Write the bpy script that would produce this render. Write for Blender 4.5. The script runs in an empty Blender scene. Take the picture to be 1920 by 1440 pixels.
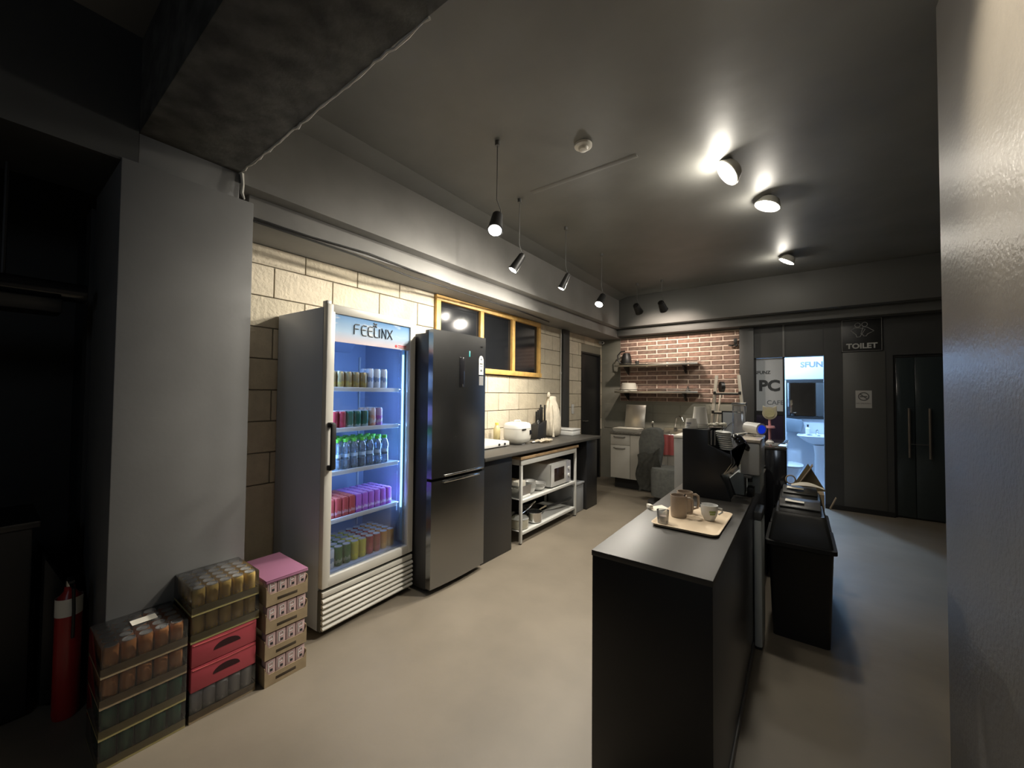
import bpy, bmesh, math, random
from mathutils import Matrix, Vector
random.seed(7)
PI = math.pi
scn = bpy.context.scene
COL = scn.collection
# ---------------------------------------------------------------- camera
cd = bpy.data.cameras.new('camera'); cam = bpy.data.objects.new('camera', cd); COL.objects.link(cam)
cd.sensor_fit = 'HORIZONTAL'; cd.sensor_width = 36; cd.lens = 735/1920*36; cd.clip_start = 0.02
cam.matrix_world = (Matrix.Translation((0, 0, 1.42)) @ Matrix.Rotation(math.radians(36.3), 4, 'Z')
                    @ Matrix.Rotation(math.radians(91.5), 4, 'X') @ Matrix.Rotation(math.radians(0.52), 4, 'Z'))
scn.camera = cam
# ---------------------------------------------------------------- world and exposure
w = bpy.data.worlds.new('world'); scn.world = w; w.use_nodes = True
w.node_tree.nodes['Background'].inputs[0].default_value = (0.5, 0.6, 0.7, 1)
w.node_tree.nodes['Background'].inputs[1].default_value = 0.004
scn.view_settings.view_transform = 'Standard'; scn.view_settings.look = 'None'
scn.view_settings.gamma = 1; scn.view_settings.use_curve_mapping = False
scn.view_settings.exposure = 0.18
WARM = (1.0, 0.86, 0.66); NEUT = (1.0, 0.93, 0.81)

def light(name, typ, loc, energy, color, parent=None, target=None, **kw):
    l = bpy.data.lights.new(name, typ); l.energy = energy; l.color = color
    for k, v in kw.items(): setattr(l, k, v)
    o = bpy.data.objects.new(name, l); COL.objects.link(o)
    M = Matrix.Translation(loc)
    if target is not None:
        M = M @ (Vector(target)-Vector(loc)).to_track_quat('-Z', 'Y').to_matrix().to_4x4()
    if parent is not None:
        o.parent = parent; o.matrix_local = W[parent].inverted() @ M
    else: o.matrix_world = M
    return o
light('corridor_lamp', 'AREA', (.15, -1.6, 2.3), 3, (.75, .86, 1.0), None, (-2.0, 1.0, .4), shape='DISK', size=.5)
# big light of the toilet behind the far wall (tube lamp of that room, built with its fitting further down)
TOILET_LAMP = (-0.25, 7.35, 2.42)

# ---------------------------------------------------------------- materials
MATS = {}
def mat(name, col, rough=0.6, metal=0.0, noise=0.0, nscale=8, bump=0.0, bscale=60, spec=0.5, emit=None, es=0, trans=0, alpha=None, coat=0, col2=None):
    if name in MATS: return MATS[name]
    m = bpy.data.materials.new(name); m.use_nodes = True; nt = m.node_tree; b = nt.nodes['Principled BSDF']
    b.inputs['Base Color'].default_value = (*col, 1); b.inputs['Roughness'].default_value = rough
    b.inputs['Metallic'].default_value = metal; b.inputs['Specular IOR Level'].default_value = spec
    if coat: b.inputs['Coat Weight'].default_value = coat; b.inputs['Coat Roughness'].default_value = 0.08
    if trans: b.inputs['Transmission Weight'].default_value = trans; b.inputs['IOR'].default_value = 1.3
    if emit: b.inputs['Emission Color'].default_value = (*emit, 1); b.inputs['Emission Strength'].default_value = es
    if alpha is not None: b.inputs['Alpha'].default_value = alpha
    if noise or bump or col2:
        tc = nt.nodes.new('ShaderNodeTexCoord')
    if noise or col2:
        n = nt.nodes.new('ShaderNodeTexNoise'); n.inputs['Scale'].default_value = nscale; n.inputs['Detail'].default_value = 5
        nt.links.new(tc.outputs['Object'], n.inputs['Vector'])
        r = nt.nodes.new('ShaderNodeMix'); r.data_type = 'RGBA'
        c2 = col2 if col2 else tuple(c*(1-noise) for c in col)
        r.inputs[6].default_value = (*c2, 1); r.inputs[7].default_value = (*(col if col2 else tuple(min(1, c*(1+noise*.6)) for c in col)), 1)
        mr = nt.nodes.new('ShaderNodeMapRange'); mr.inputs[1].default_value = .35; mr.inputs[2].default_value = .65
        nt.links.new(n.outputs[0], mr.inputs[0]); nt.links.new(mr.outputs[0], r.inputs[0]); nt.links.new(r.outputs[2], b.inputs['Base Color'])
    if bump:
        n2 = nt.nodes.new('ShaderNodeTexNoise'); n2.inputs['Scale'].default_value = bscale; n2.inputs['Detail'].default_value = 4
        nt.links.new(tc.outputs['Object'], n2.inputs['Vector'])
        bp = nt.nodes.new('ShaderNodeBump'); bp.inputs['Strength'].default_value = bump; bp.inputs['Distance'].default_value = 0.01
        nt.links.new(n2.outputs[0], bp.inputs['Height']); nt.links.new(bp.outputs[0], b.inputs['Normal'])
    MATS[name] = m; return m
def clear_mat(name, col=(1, 1, 1), gloss=0.12, tint_alpha=0.08, rough=0.03):
    """thin clear sheet: mostly transparent, some tint, fresnel reflection"""
    m = bpy.data.materials.new(name); m.use_nodes = True; nt = m.node_tree; nt.nodes.clear()
    o = nt.nodes.new('ShaderNodeOutputMaterial'); t = nt.nodes.new('ShaderNodeBsdfTransparent'); t.inputs[0].default_value = (*col, 1)
    d = nt.nodes.new('ShaderNodeBsdfDiffuse'); d.inputs[0].default_value = (*col, 1)
    g = nt.nodes.new('ShaderNodeBsdfGlossy'); g.inputs['Roughness'].default_value = rough
    m1 = nt.nodes.new('ShaderNodeMixShader'); m1.inputs[0].default_value = tint_alpha
    m2 = nt.nodes.new('ShaderNodeMixShader'); f = nt.nodes.new('ShaderNodeFresnel'); f.inputs[0].default_value = 1.45
    ml = nt.nodes.new('ShaderNodeMath'); ml.operation = 'MULTIPLY'; ml.inputs[1].default_value = gloss/0.12
    nt.links.new(t.outputs[0], m1.inputs[1]); nt.links.new(d.outputs[0], m1.inputs[2])
    nt.links.new(m1.outputs[0], m2.inputs[1]); nt.links.new(g.outputs[0], m2.inputs[2])
    nt.links.new(f.outputs[0], ml.inputs[0]); nt.links.new(ml.outputs[0], m2.inputs[0]); nt.links.new(m2.outputs[0], o.inputs[0])
    MATS[name] = m; return m

FLOOR = mat('floor_paint', (.215, .182, .138), .48, noise=.16, nscale=1.6, bump=.12, bscale=14)
CEIL = mat('ceiling_paint', (.155, .155, .145), .5, noise=.12, nscale=2.2, bump=.1, bscale=9)
GRILLB = mat('grille_back', (.10, .10, .09), .7)  # dark tone puts the shade of the louver gaps into the colour
GREY = mat('grey_wall_paint', (.175, .175, .172), .5, noise=.08, nscale=3, bump=.04, bscale=40)
BEAM = mat('beam_face_paint', (.235, .228, .215), .6, noise=.12, nscale=2.5, bump=.15, bscale=12)
ROUGHC = mat('rough_dark_concrete', (.07, .07, .064), .85, noise=.5, nscale=9, bump=.3, bscale=18)
STUC = mat('right_wall_paint', (.125, .118, .108), .34, noise=.1, nscale=4, bump=.28, bscale=60)
DARK = mat('charcoal_wall_paint', (.042, .043, .042), .5, noise=.15, nscale=3)
BLACK = mat('black_laminate', (.016, .016, .017), .38)
BLACK2 = mat('black_plastic', (.013, .013, .013), .45)
BLKG = mat('black_gloss', (.012, .012, .014), .12, coat=.5)
TOPL = mat('dark_grey_worktop', (.062, .058, .052), .42, spec=.35)
GROUT = mat('block_mortar', (.26, .235, .18), .9)
BLOCKM = [mat('cream_block_%s' % n, c, .8, noise=.07, nscale=14, bump=.7, bscale=45) for n, c in
          (('pale', (.60, .53, .41)), ('warm', (.57, .50, .375)), ('dull', (.545, .485, .37)))]
GROUT2 = mat('brick_mortar', (.78, .64, .54), .9)
BRICKM = [mat('brick_%s' % n, c, .85, noise=.35, nscale=16, bump=.5, bscale=60) for n, c in
          (('red', (.27, .165, .125)), ('brown', (.22, .14, .11)), ('umber', (.25, .17, .13)), ('dark', (.17, .115, .09)))]
PLAS = mat('grey_plaster', (.235, .23, .19), .7, noise=.06, nscale=5, bump=.15)
WHITE = mat('white_enamel', (.66, .66, .64), .25)
WHITEC = mat('cream_white_plastic', (.64, .62, .56), .35)
WSIDE = mat('cooler_side_grey', (.50, .54, .62), .4)
LINER = mat('cooler_liner', (.36, .42, .55), .45)
STEEL = mat('dark_stainless', (.27, .27, .265), .24, metal=1.0)
CHROME = mat('chrome', (.75, .75, .75), .12, metal=1.0)
ALU = mat('brushed_steel', (.62, .60, .55), .28, metal=1.0)
WOOD = mat('yellow_pine', (.70, .43, .13), .5, noise=.2, nscale=12)
WOOD2 = mat('cart_top_wood', (.42, .28, .15), .55, noise=.25, nscale=14)
WINB = mat('black_window_film', (.012, .013, .015), .09)
GLASS = clear_mat('clear_glass', (.96, .98, 1), .08, .003)
PLASTIC = clear_mat('clear_plastic', (.93, .95, .95), .25, .22, .12)
WRAP = clear_mat('shrink_wrap', (.97, .97, .96), .22, .015, .16)
BOTM = clear_mat('bottle_plastic', (.80, .92, 1), .5, .16, .08)
CARD = mat('kraft_card', (.33, .25, .15), .8, noise=.12, nscale=20)
CARDY = mat('yellow_tray_card', (.36, .31, .13), .75)
PAPER = mat('white_paper', (.78, .74, .64), .8)
CUP = mat('paper_cup_white', (.74, .72, .66), .6)
CLOTH = mat('cream_cloth', (.62, .56, .45), .9, noise=.1, nscale=20)
FABR = mat('grey_fabric', (.105, .108, .10), .85, noise=.15, nscale=30, bump=.3, bscale=150)
PINK = mat('pink_towel', (.80, .24, .24), .9)
REDC = mat('red_carton', (.42, .06, .08), .45)
GREENL = mat('bottle_cap_green', (.16, .62, .05), .4)
CANTOP = mat('can_aluminium', (.55, .55, .56), .3, metal=.35)
TAUPE = mat('taupe_ceramic', (.33, .26, .20), .35)
TRAYM = mat('cream_tray', (.74, .60, .43), .4)
def emis(name, col, s): return mat(name, (0, 0, 0), .5, emit=col, es=s)
LAMP = emis('lamp_lens_glow', (1, .93, .8), 60)
LED = emis('cooler_led_glow', (.45, .75, 1), 2.2)

# ---------------------------------------------------------------- mesh builder
class MB:
    def __init__(s): s.bm = bmesh.new(); s.mats = []
    def mi(s, m):
        if m not in s.mats: s.mats.append(m)
        return s.mats.index(m)
    def _fin(s, verts, m, bevel=0, seg=2, edges=None):
        faces = list({f for v in verts for f in v.link_faces}); i = s.mi(m)
        for f in faces: f.material_index = i
        if bevel:
            ed = edges if edges is not None else list({e for v in verts for e in v.link_edges})
            bmesh.ops.bevel(s.bm, geom=ed, offset=bevel, segments=seg, affect='EDGES', profile=.5, clamp_overlap=True, material=-1)
        return s
    def box(s, x0, x1, y0, y1, z0, z1, m, bevel=0, seg=2, M=None):
        T = Matrix.Translation(((x0+x1)/2, (y0+y1)/2, (z0+z1)/2)) @ Matrix.Diagonal((abs(x1-x0), abs(y1-y0), abs(z1-z0), 1))
        if M is not None: T = M @ T
        r = bmesh.ops.create_cube(s.bm, size=1, matrix=T)
        return s._fin(r['verts'], m, bevel, seg)
    def poly(s, pts, m):
        f = s.bm.faces.new([s.bm.verts.new(p) for p in pts]); f.material_index = s.mi(m); return s
    def prism(s, pts, ax, a0, a1, m, bevel=0, M=None):
        def P(p, a):
            v = Vector({'x': (a, p[0], p[1]), 'y': (p[0], a, p[1]), 'z': (p[0], p[1], a)}[ax])
            return M @ v if M is not None else v
        A = [s.bm.verts.new(P(p, a0)) for p in pts]; B = [s.bm.verts.new(P(p, a1)) for p in pts]
        n = len(pts); fs = [s.bm.faces.new(A), s.bm.faces.new(B[::-1])]
        for i in range(n): fs.append(s.bm.faces.new((A[i], B[i], B[(i+1) % n], A[(i+1) % n])))
        bmesh.ops.recalc_face_normals(s.bm, faces=fs)
        return s._fin(A+B, m, bevel)
    def cyl(s, p0, p1, r0, m, r1=None, n=16, cap=True):
        r1 = r0 if r1 is None else r1
        p0 = Vector(p0); p1 = Vector(p1); d = p1-p0
        q = d.to_track_quat('Z', 'Y').to_matrix().to_4x4()
        T = Matrix.Translation((p0+p1)/2) @ q
        r = bmesh.ops.create_cone(s.bm, cap_ends=cap, segments=n, radius1=max(r0, 1e-5), radius2=max(r1, 1e-5), depth=d.length, matrix=T)
        return s._fin(r['verts'], m)
    def lathe(s, prof, c, m, n=20, M=None):
        rings = []
        T = (M if M is not None else Matrix.Identity(4)) @ Matrix.Translation(c)
        for r, z in prof:
            rings.append([s.bm.verts.new(T @ Vector((r*math.cos(2*PI*k/n), r*math.sin(2*PI*k/n), z))) for k in range(n)] if r > 1e-6 else [s.bm.verts.new(T @ Vector((0, 0, z)))])
        i = s.mi(m)
        for a, b in zip(rings, rings[1:]):
            for k in range(n):
                k2 = (k+1) % n
                if len(a) == 1 and len(b) == 1: continue
                if len(a) == 1: f = s.bm.faces.new((a[0], b[k], b[k2]))
                elif len(b) == 1: f = s.bm.faces.new((a[k], b[0], a[k2]))
                else: f = s.bm.faces.new((a[k], b[k], b[k2], a[k2]))
                f.material_index = i
        return s
    def tube(s, path, r, m, n=8, closed=False):
        path = [Vector(p) for p in path]; rings = []; i = s.mi(m); N = len(path)
        up = None
        for j, p in enumerate(path):
            a = path[j-1] if (j > 0 or closed) else p
            b = path[(j+1) % N] if (j < N-1 or closed) else p
            t = (b-a).normalized()
            if up is None: up = t.orthogonal().normalized()
            up = (up - t*up.dot(t)).normalized(); sd = t.cross(up)
            rr = r[j] if isinstance(r, (list, tuple)) else r
            rings.append([s.bm.verts.new(p + (up*math.cos(2*PI*k/n)+sd*math.sin(2*PI*k/n))*rr) for k in range(n)])
        prs = list(zip(rings, rings[1:])) + ([(rings[-1], rings[0])] if closed else [])
        for a, b in prs:
            for k in range(n):
                f = s.bm.faces.new((a[k], a[(k+1) % n], b[(k+1) % n], b[k])); f.material_index = i
        if not closed:
            for rg in (rings[0][::-1], rings[-1]): f = s.bm.faces.new(rg); f.material_index = i
        return s
    def ball(s, c, rad, m, n=16, M=None, noise=0, seed=0):
        T = Matrix.Translation(c) @ (M if M is not None else Matrix.Identity(4)) @ Matrix.Diagonal((*rad, 1))
        r = bmesh.ops.create_uvsphere(s.bm, u_segments=n, v_segments=max(6, n*2//3), radius=1, matrix=T)
        if noise:
            from mathutils import noise as nz
            for v in r['verts']:
                d = (v.co-Vector(c)).normalized()
                v.co += d*noise*nz.noise(v.co*14+Vector((seed, 0, 0)))
        return s._fin(r['verts'], m)
    def grid(s, fn, nu, nv, m, thick=0.003):
        V = [[s.bm.verts.new(fn(u/nu, v/nv)) for v in range(nv+1)] for u in range(nu+1)]; fs = []
        for u in range(nu):
            for v in range(nv):
                f = s.bm.faces.new((V[u][v], V[u+1][v], V[u+1][v+1], V[u][v+1])); f.material_index = s.mi(m); fs.append(f)
        if thick:
            r = bmesh.ops.solidify(s.bm, geom=fs, thickness=thick)
        return s
    def mesh(s, name, smooth=38):
        me = bpy.data.meshes.new(name); bmesh.ops.recalc_face_normals(s.bm, faces=s.bm.faces[:])
        s.bm.to_mesh(me); s.bm.free()
        for m in s.mats: me.materials.append(m)
        if smooth:
            me.polygons.foreach_set('use_smooth', [True]*len(me.polygons)); me.set_sharp_from_angle(angle=math.radians(smooth))
        return me
W = {}
def thing(name, label, cat, loc=(0, 0, 0), rotz=0, group=None):
    o = bpy.data.objects.new(name, None); COL.objects.link(o); o.empty_display_size = .05
    o.location = loc; o.rotation_euler = (0, 0, rotz)
    W[o] = Matrix.Translation(loc) @ Matrix.Rotation(rotz, 4, 'Z')
    o['label'] = label; o['category'] = cat
    if group: o['group'] = group
    return o
def part(name, mb, parent, label=None, local=False, smooth=38, kind=None):
    me = mb.mesh(name, smooth) if isinstance(mb, MB) else mb
    if not local: me.transform(W[parent].inverted())
    o = bpy.data.objects.new(name, me); COL.objects.link(o); o.parent = parent; W[o] = W[parent].copy()
    if label: o['label'] = label
    if kind: o['kind'] = kind
    return o
def piece(name, me, parent, loc):
    """a piece sharing mesh data, placed at a world position under its parent"""
    o = bpy.data.objects.new(name, me); COL.objects.link(o); o.parent = parent
    M = W[parent].inverted() @ Matrix.Translation(loc); o.matrix_local = M; W[o] = W[parent] @ M
    return o
def single(name, mb, label, cat, group=None, smooth=38):
    me = mb.mesh(name, smooth); xs = [v.co for v in me.vertices]
    c = Vector(((min(v.x for v in xs)+max(v.x for v in xs))/2, (min(v.y for v in xs)+max(v.y for v in xs))/2, min(v.z for v in xs)))
    me.transform(Matrix.Translation(-c)); o = bpy.data.objects.new(name, me); COL.objects.link(o); o.location = c
    W[o] = Matrix.Translation(c); o['label'] = label; o['category'] = cat
    if group: o['group'] = group
    return o
def struct(name, mb, smooth=38, label=None):
    o = bpy.data.objects.new(name, mb.mesh(name, smooth)); COL.objects.link(o); W[o] = Matrix.Identity(4); o['kind'] = 'structure'
    if label: o['label'] = label
    return o
def copy_tree(o, M, label=None, group=None):
    c = o.copy(); COL.objects.link(c); c.matrix_world = M; W[c] = M.copy()
    if label: c['label'] = label
    if group: c['group'] = group
    def rec(a, b):
        for ch in kids.get(a, []):
            d = ch.copy(); COL.objects.link(d); d.parent = b; W[d] = W[b] @ ch.matrix_local; rec(ch, d)
    rec(o, c); return c
kids = {}
def reg(o):
    kids[o] = [c for c in COL.objects if c.parent == o]
    for c in kids[o]: kids[c] = [g for g in COL.objects if g.parent == c]
def text_mesh(s, size, m, M, ext=.001, bold=0.0, align='CENTER'):
    c = bpy.data.curves.new('lettering', 'FONT'); c.body = s; c.size = size; c.extrude = ext; c.offset = bold; c.align_x = align; c.align_y = 'CENTER'; c.resolution_u = 3
    o = bpy.data.objects.new('tmp', c); COL.objects.link(o)
    dg = bpy.context.evaluated_depsgraph_get(); me = bpy.data.meshes.new_from_object(o.evaluated_get(dg))
    bpy.data.objects.remove(o); me.materials.clear(); me.materials.append(m); me.transform(M); return me
def RX(a): return Matrix.Rotation(math.radians(a), 4, 'X')
def RY(a): return Matrix.Rotation(math.radians(a), 4, 'Y')
def RZ(a): return Matrix.Rotation(math.radians(a), 4, 'Z')
T3 = Matrix.Translation
FACE_X = RZ(90) @ RX(90)     # text facing +x, reading along +y
FACE_NY = RX(90)             # text facing -y, reading along +x

# ================================================================ STRUCTURE
XW, YB, HC = -2.81, 6.5, 3.0
def nudge(x0, x1, y0, y1, z0, z1, m): return MB().box(x0, x1, y0, y1, z0, z1, m)
struct('floor', MB().box(-4.2, 3.2, -2.6, 6.62, -.1, 0, FLOOR))
struct('ceiling', MB().box(-4.2, 3.2, -2.6, 6.62, HC, HC+.1, CEIL))
# ---- left wall of painted blocks
wl = struct('wall_left', MB().box(XW-.15, XW-.012, .86, 5.75, 0, 2.40, GROUT).box(XW-.15, XW-.012, 6.44, 6.62, 0, 2.40, GROUT).box(XW-.15, XW-.012, 5.75, 6.44, 2.12, 2.40, GROUT), smooth=0)
BL, BH, J = .404, .2035, .007
cache = {}
def block_mesh(L, H, var):
    k = (round(L, 3), round(H, 3), var)
    if k not in cache: cache[k] = MB().box(-.012, 0, J/2, L-J/2, J/2, H-J/2, BLOCKM[var], .0025, 1).mesh('block', 0)
    return cache[k]
row = 0; ztop = 2.378; zb = 2.248; 
holes = [(2.56, 4.43, 1.64, 2.40), (5.02, 5.20, 0, 2.5), (5.69, 6.44, 0, 2.12)]
while zb > .75:
    off = 1.348 if row % 2 == 0 else 1.146
    H = ztop-zb; y = off-2*BL
    while y < YB:
        segs = [(max(y, .86), min(y+BL, YB-.005))]
        for (a, b, c, d) in holes:
            if zb < d-.03 and ztop > c+.03:
                ns = []
                for (p, q) in segs:
                    if q <= a or p >= b: ns.append((p, q))
                    else:
                        if p < a: ns.append((p, a))
                        if q > b: ns.append((b, q))
                segs = ns
        zz0, zz1 = zb, ztop
        for p, q in segs:
            if q-p > .03:
                if zb < 1.9 and zb < 1.45 and 1.3 < p and q < 2.5: continue      # behind cooler and fridge
                piece('block', block_mesh(q-p, H, random.randrange(3)), wl, (XW, p, zz0))
        y += BL
    ztop = zb; zb -= BH; row += 1
# plain lower course (hidden behind the counter and the cooler)
part('lower_course', MB().box(XW-.012, XW-.001, .86, 5.02, 0, ztop-.004, BLOCKM[1]).box(XW-.012, XW-.001, 5.2, 5.69, 0, ztop-.004, BLOCKM[1]), wl)
part('top_rounding', MB().box(XW-.012, XW+.004, 5.2, 5.28, 2.30, 2.378, DARK, .002), wl)
# column between blocks, dark
struct('trim_1', MB().box(XW+.001, XW+.05, 5.02, 5.2, 0, 2.375, DARK, .004), label='black painted post on the block wall')
struct('trim_2', MB().tube([(XW+.015, 5.0, .92), (XW+.015, 5.0, 2.37)], .008, WHITEC, 8).box(XW+.001, XW+.02, 4.985, 5.015, 1.72, 1.75, WHITEC), label='thin white conduit beside the black post')
# black door
d1 = struct('door_1', MB().box(XW-.05, XW-.02, 5.70, 6.43, 0, 2.115, BLACK, .003))
part('door_frame', MB().box(XW-.05, XW+.004, 5.69, 5.72, 0, 2.12, BLACK2).box(XW-.05, XW+.004, 6.40, 6.43, 0, 2.12, BLACK2).box(XW-.05, XW+.004, 5.72, 6.40, 2.09, 2.12, BLACK2), d1)
part('handle', MB().cyl((XW-.02, 5.78, 1.0), (XW+.03, 5.78, 1.0), .01, CHROME).cyl((XW+.03, 5.775, 1.0), (XW+.03, 5.88, 1.0), .009, CHROME), d1)
# ---- pillar
struct('wall_pillar', MB().box(-2.35, XW-.14, .34, .848, 0, 2.43, GREY, .004).box(-2.365, XW-.14, .395, .784, 2.43, 2.569, GREY, .003), label='grey painted pillar')
# ---- beams
struct('trim_3', MB().box(-4.2, .8, .395, .785, 2.57, HC-.001, ROUGHC, .004), label='rough concrete ceiling beam')
def caulk():
    random.seed(3); pts = []; x = -2.37
    while x < -.9:
        pts.append((x, .786+random.uniform(-.004, .004), 2.568+random.uniform(-.005, .003))); x += .035
    return pts
cp = caulk()
struct('trim_4', MB().tube(cp, [.003+random.random()*.004 for _ in cp], WHITEC, 6)
       .tube([(-2.352, .79, 2.565), (-2.346, .795, 2.50), (-2.345, .79, 2.46), (-2.34, .80, 2.43)], [.01, .007, .009, .004], WHITEC, 6), label='white filler bead along the beam edge')
struct('trim_5', MB().box(-4.2, -2.355, .786, YB, 2.515, HC-.001, BEAM, .003)
       .box(-4.2, -2.45, .86, YB, 2.378, 2.514, BEAM, .003)
       .prism([(-2.355, 2.955), (-2.20, HC-.001), (-2.355, HC-.001)], 'y', .79, 6.1, CEIL), label='stepped grey beam above the block wall')
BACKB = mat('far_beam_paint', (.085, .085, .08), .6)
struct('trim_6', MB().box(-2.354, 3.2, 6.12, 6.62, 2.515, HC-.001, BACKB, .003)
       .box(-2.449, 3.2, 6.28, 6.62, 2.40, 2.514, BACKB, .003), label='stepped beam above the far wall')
struct('trim_7', MB().prism([(2.50, HC-.001), (2.525, HC-.006), (2.55, HC-.001)], 'x', -1.68, -.85, CEIL), label='ridge across the ceiling')
# dropped beam in the dark bay to the left
struct('trim_8', MB().box(-2.90, -2.36, -2.6, .394, 2.42, HC-.001, DARK), label='dark dropped beam left of the pillar')
# ---- far wall
wb = struct('wall_back', MB().box(XW-.15, -.69, YB, YB+.12, 0, 2.41, PLAS))
ba = part('brick_bed', MB().box(-2.47, -.695, YB-.012, YB-.001, 1.326, 2.385, GROUT2), wb, smooth=0)
bricks = [MB().box(0, .302, -.012, 0, 0, .056, m, .002, 1).mesh('brick', 0) for m in BRICKM]
BR, BZ = .3165, .0705
bc = {}
for r in range(15):
    z0 = 2.378-.0705*(r+1)+.008
    x = -2.47 - (BR*[.55, .05][r % 2])
    while x < -.70:
        a, b = max(x, -2.462), min(x+BR-.017, -.70); v = random.choice((0, 0, 1, 1, 2, 2, 3))
        if b-a > .03:
            k = (round(b-a, 3), v)
            if k not in bc: bc[k] = MB().box(0, b-a, -.010, 0, 0, .054, BRICKM[v], .002, 1).mesh('brick', 0)
            piece('brick', bc[k], wb, (a, YB-.012, z0))
        x += BR
for r in range(1, 4):
    z0 = 2.378-.0705*(15+r)+.008; x = -1.25+.15*(r % 2)
# lower tiles, barely visible joints
for i in range(5):
    for j in range(3):
        part('tile', MB().box(-2.76+i*.42, -2.345+i*.42-.004, YB-.006, YB-.0005, .86+j*.14, .996+j*.14, PLAS, .001, 1), wb)
# column at the end of the brick wall
struct('trim_9', MB().box(-.69, -.515, YB-.10, YB+.12, 0, 2.41, DARK, .003), label='black column at the end of the brick wall')
# toilet front wall
wt = struct('wall_toilet', MB().box(-.515, .25, YB-.03, YB+.12, 1.96, 2.41, DARK).box(.252, .90, YB-.03, YB+.12, 0, 2.41, DARK)
            .box(.90, 1.42, YB+.04, YB+.12, 0, 2.41, DARK).box(1.42, 3.2, YB-.03, YB+.12, 0, 2.41, DARK).box(.90, 1.42, YB-.03, YB+.039, 1.93, 2.41, DARK))
part('grey_panel', MB().box(.44, .835, YB-.038, YB-.031, 0.02, 1.985, mat('panel_grey', (.075, .075, .07), .45), .002), wt)
part('post', MB().box(-.185, -.163, YB-.045, YB-.031, 1.96, 2.40, GREY, .002), wt)
struct('baseboard_back', MB().box(.25, .90, YB-.045, YB-.0385, 0, .06, BLACK2), smooth=0)
# frosted sign door (PC panel)
FROST = mat('frosted_glass_panel', (.40, .43, .46), .35, emit=(.6, .8, 1), es=0.0)
dp = struct('door_2', MB().box(-.515, -.165, YB+.0, YB+.03, 0, .02, BLACK2).box(-.515, -.495, YB, YB+.03, .02, 1.96, BLACK2).box(-.187, -.165, YB, YB+.03, .02, 1.96, BLACK2)
            .box(-.495, -.187, YB, YB+.03, 1.17, 1.22, BLACK2))
part('frosted_panel', MB().box(-.495, -.187, YB+.008, YB+.020, 1.22, 1.955, FROST), dp)
part('tinted_panel', MB().box(-.495, -.187, YB+.008, YB+.020, .02, 1.17, mat('plum_glass', (.03, .024, .045), .08)), dp)
INK = mat('dark_lettering', (.03, .035, .04), .5)
INK2 = mat('grey_lettering', (.12, .14, .16), .5)
part('lettering', text_mesh('PC', .205, INK, T3((-.343, YB+.014, 1.565)) @ FACE_NY, .008, .009), dp)
part('lettering', text_mesh('SFUNZ', .06, INK, T3((-.42, YB+.014, 1.755)) @ FACE_NY, .008, .002), dp)
part('lettering', text_mesh('CAFE', .085, INK2, T3((-.275, YB+.014, 1.335)) @ FACE_NY, .008, .001), dp)
# double glass door in the recess
TEAL = mat('dark_teal_glass', (.032, .042, .045), .14)
d3 = struct('door_3', MB().box(.905, .925, YB-.0, YB+.03, 0, 1.925, BLACK2).box(1.395, 1.415, YB, YB+.03, 0, 1.925, BLACK2).box(.925, 1.395, YB, YB+.03, 1.90, 1.925, BLACK2))
part('glass_leaf', MB().box(.927, 1.085, YB+.008, YB+.022, .02, 1.898, TEAL, .002), d3)
part('glass_leaf', MB().box(1.09, 1.393, YB+.008, YB+.022, .02, 1.898, TEAL, .002), d3)
for xx in (1.03, 1.20):
    h = part('handle', MB().tube([(xx, YB-.035, .72), (xx, YB-.035, 1.30)], .013, mat('dull_bar', (.16, .14, .12), .4, metal=.6), 10).cyl((xx, YB-.035, .88), (xx, YB+.008, .88), .007, CHROME, n=8).cyl((xx, YB-.035, 1.17), (xx, YB+.008, 1.17), .007, CHROME, n=8), d3)
part('cross_bar', MB().cyl((1.03, YB-.035, .88), (1.20, YB-.035, .88), .004, CHROME, n=8), d3)
# toilet room
TW = mat('toilet_wall_tile', (.55, .60, .66), .3)
struct('wall_toilet_rear', MB().box(-1.3, 1.3, 8.2, 8.3, 0, 2.6, TW))
struct('wall_toilet_left', MB().box(-1.4, -1.3, YB+.12, 8.3, 0, 2.6, TW))
struct('wall_toilet_right', MB().box(1.3, 1.4, YB+.12, 8.3, 0, 2.6, TW))
struct('floor_toilet', MB().box(-1.4, 1.4, 6.621, 8.3, -.1, -.002, mat('toilet_floor', (.35, .37, .4), .4)))
struct('ceiling_toilet', MB().box(-1.4, 1.4, 6.621, 8.3, 2.6, 2.7, TW))
struct('trim_10', MB().box(-.17, .46, 8.165, 8.199, 1.66, 1.71, BLACK2).box(-.17, .46, 8.165, 8.199, 1.055, 1.10, BLACK2).box(-.19, -.17, 8.165, 8.199, 1.055, 1.71, BLACK2).box(.44, .46, 8.165, 8.199, 1.1, 1.66, BLACK2), label='black frame of the toilet mirror')
# right wall and closing walls
struct('wall_right', MB().box(.455, .70, -2.6, 2.249, 0, HC-.001, STUC, .004))
struct('wall_far_right', MB().box(3.2, 3.3, -2.6, 6.62, 0, HC, DARK))
struct('wall_near', MB().box(-4.2, 3.2, -2.7, -2.601, 0, HC, DARK))
wf = struct('wall_far_left', MB().box(-4.3, -4.2, -2.7, 6.62, 0, HC, DARK))
struct('wall_left_bay', MB().box(-4.2, XW-.151, .40, .52, 0, HC-.44, mat('bay_teal_paint', (.03, .038, .04), .5)))
struct('trim_11', MB().box(-3.25, -3.10, .34, .399, 0, 2.41, mat('bay_grey', (.05, .052, .052), .5)).box(-3.02, -2.955, .36, .399, 0, 2.41, mat('bay_grey', (.05, .052, .052), .5)), label='vertical panel strips in the dark bay')

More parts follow.
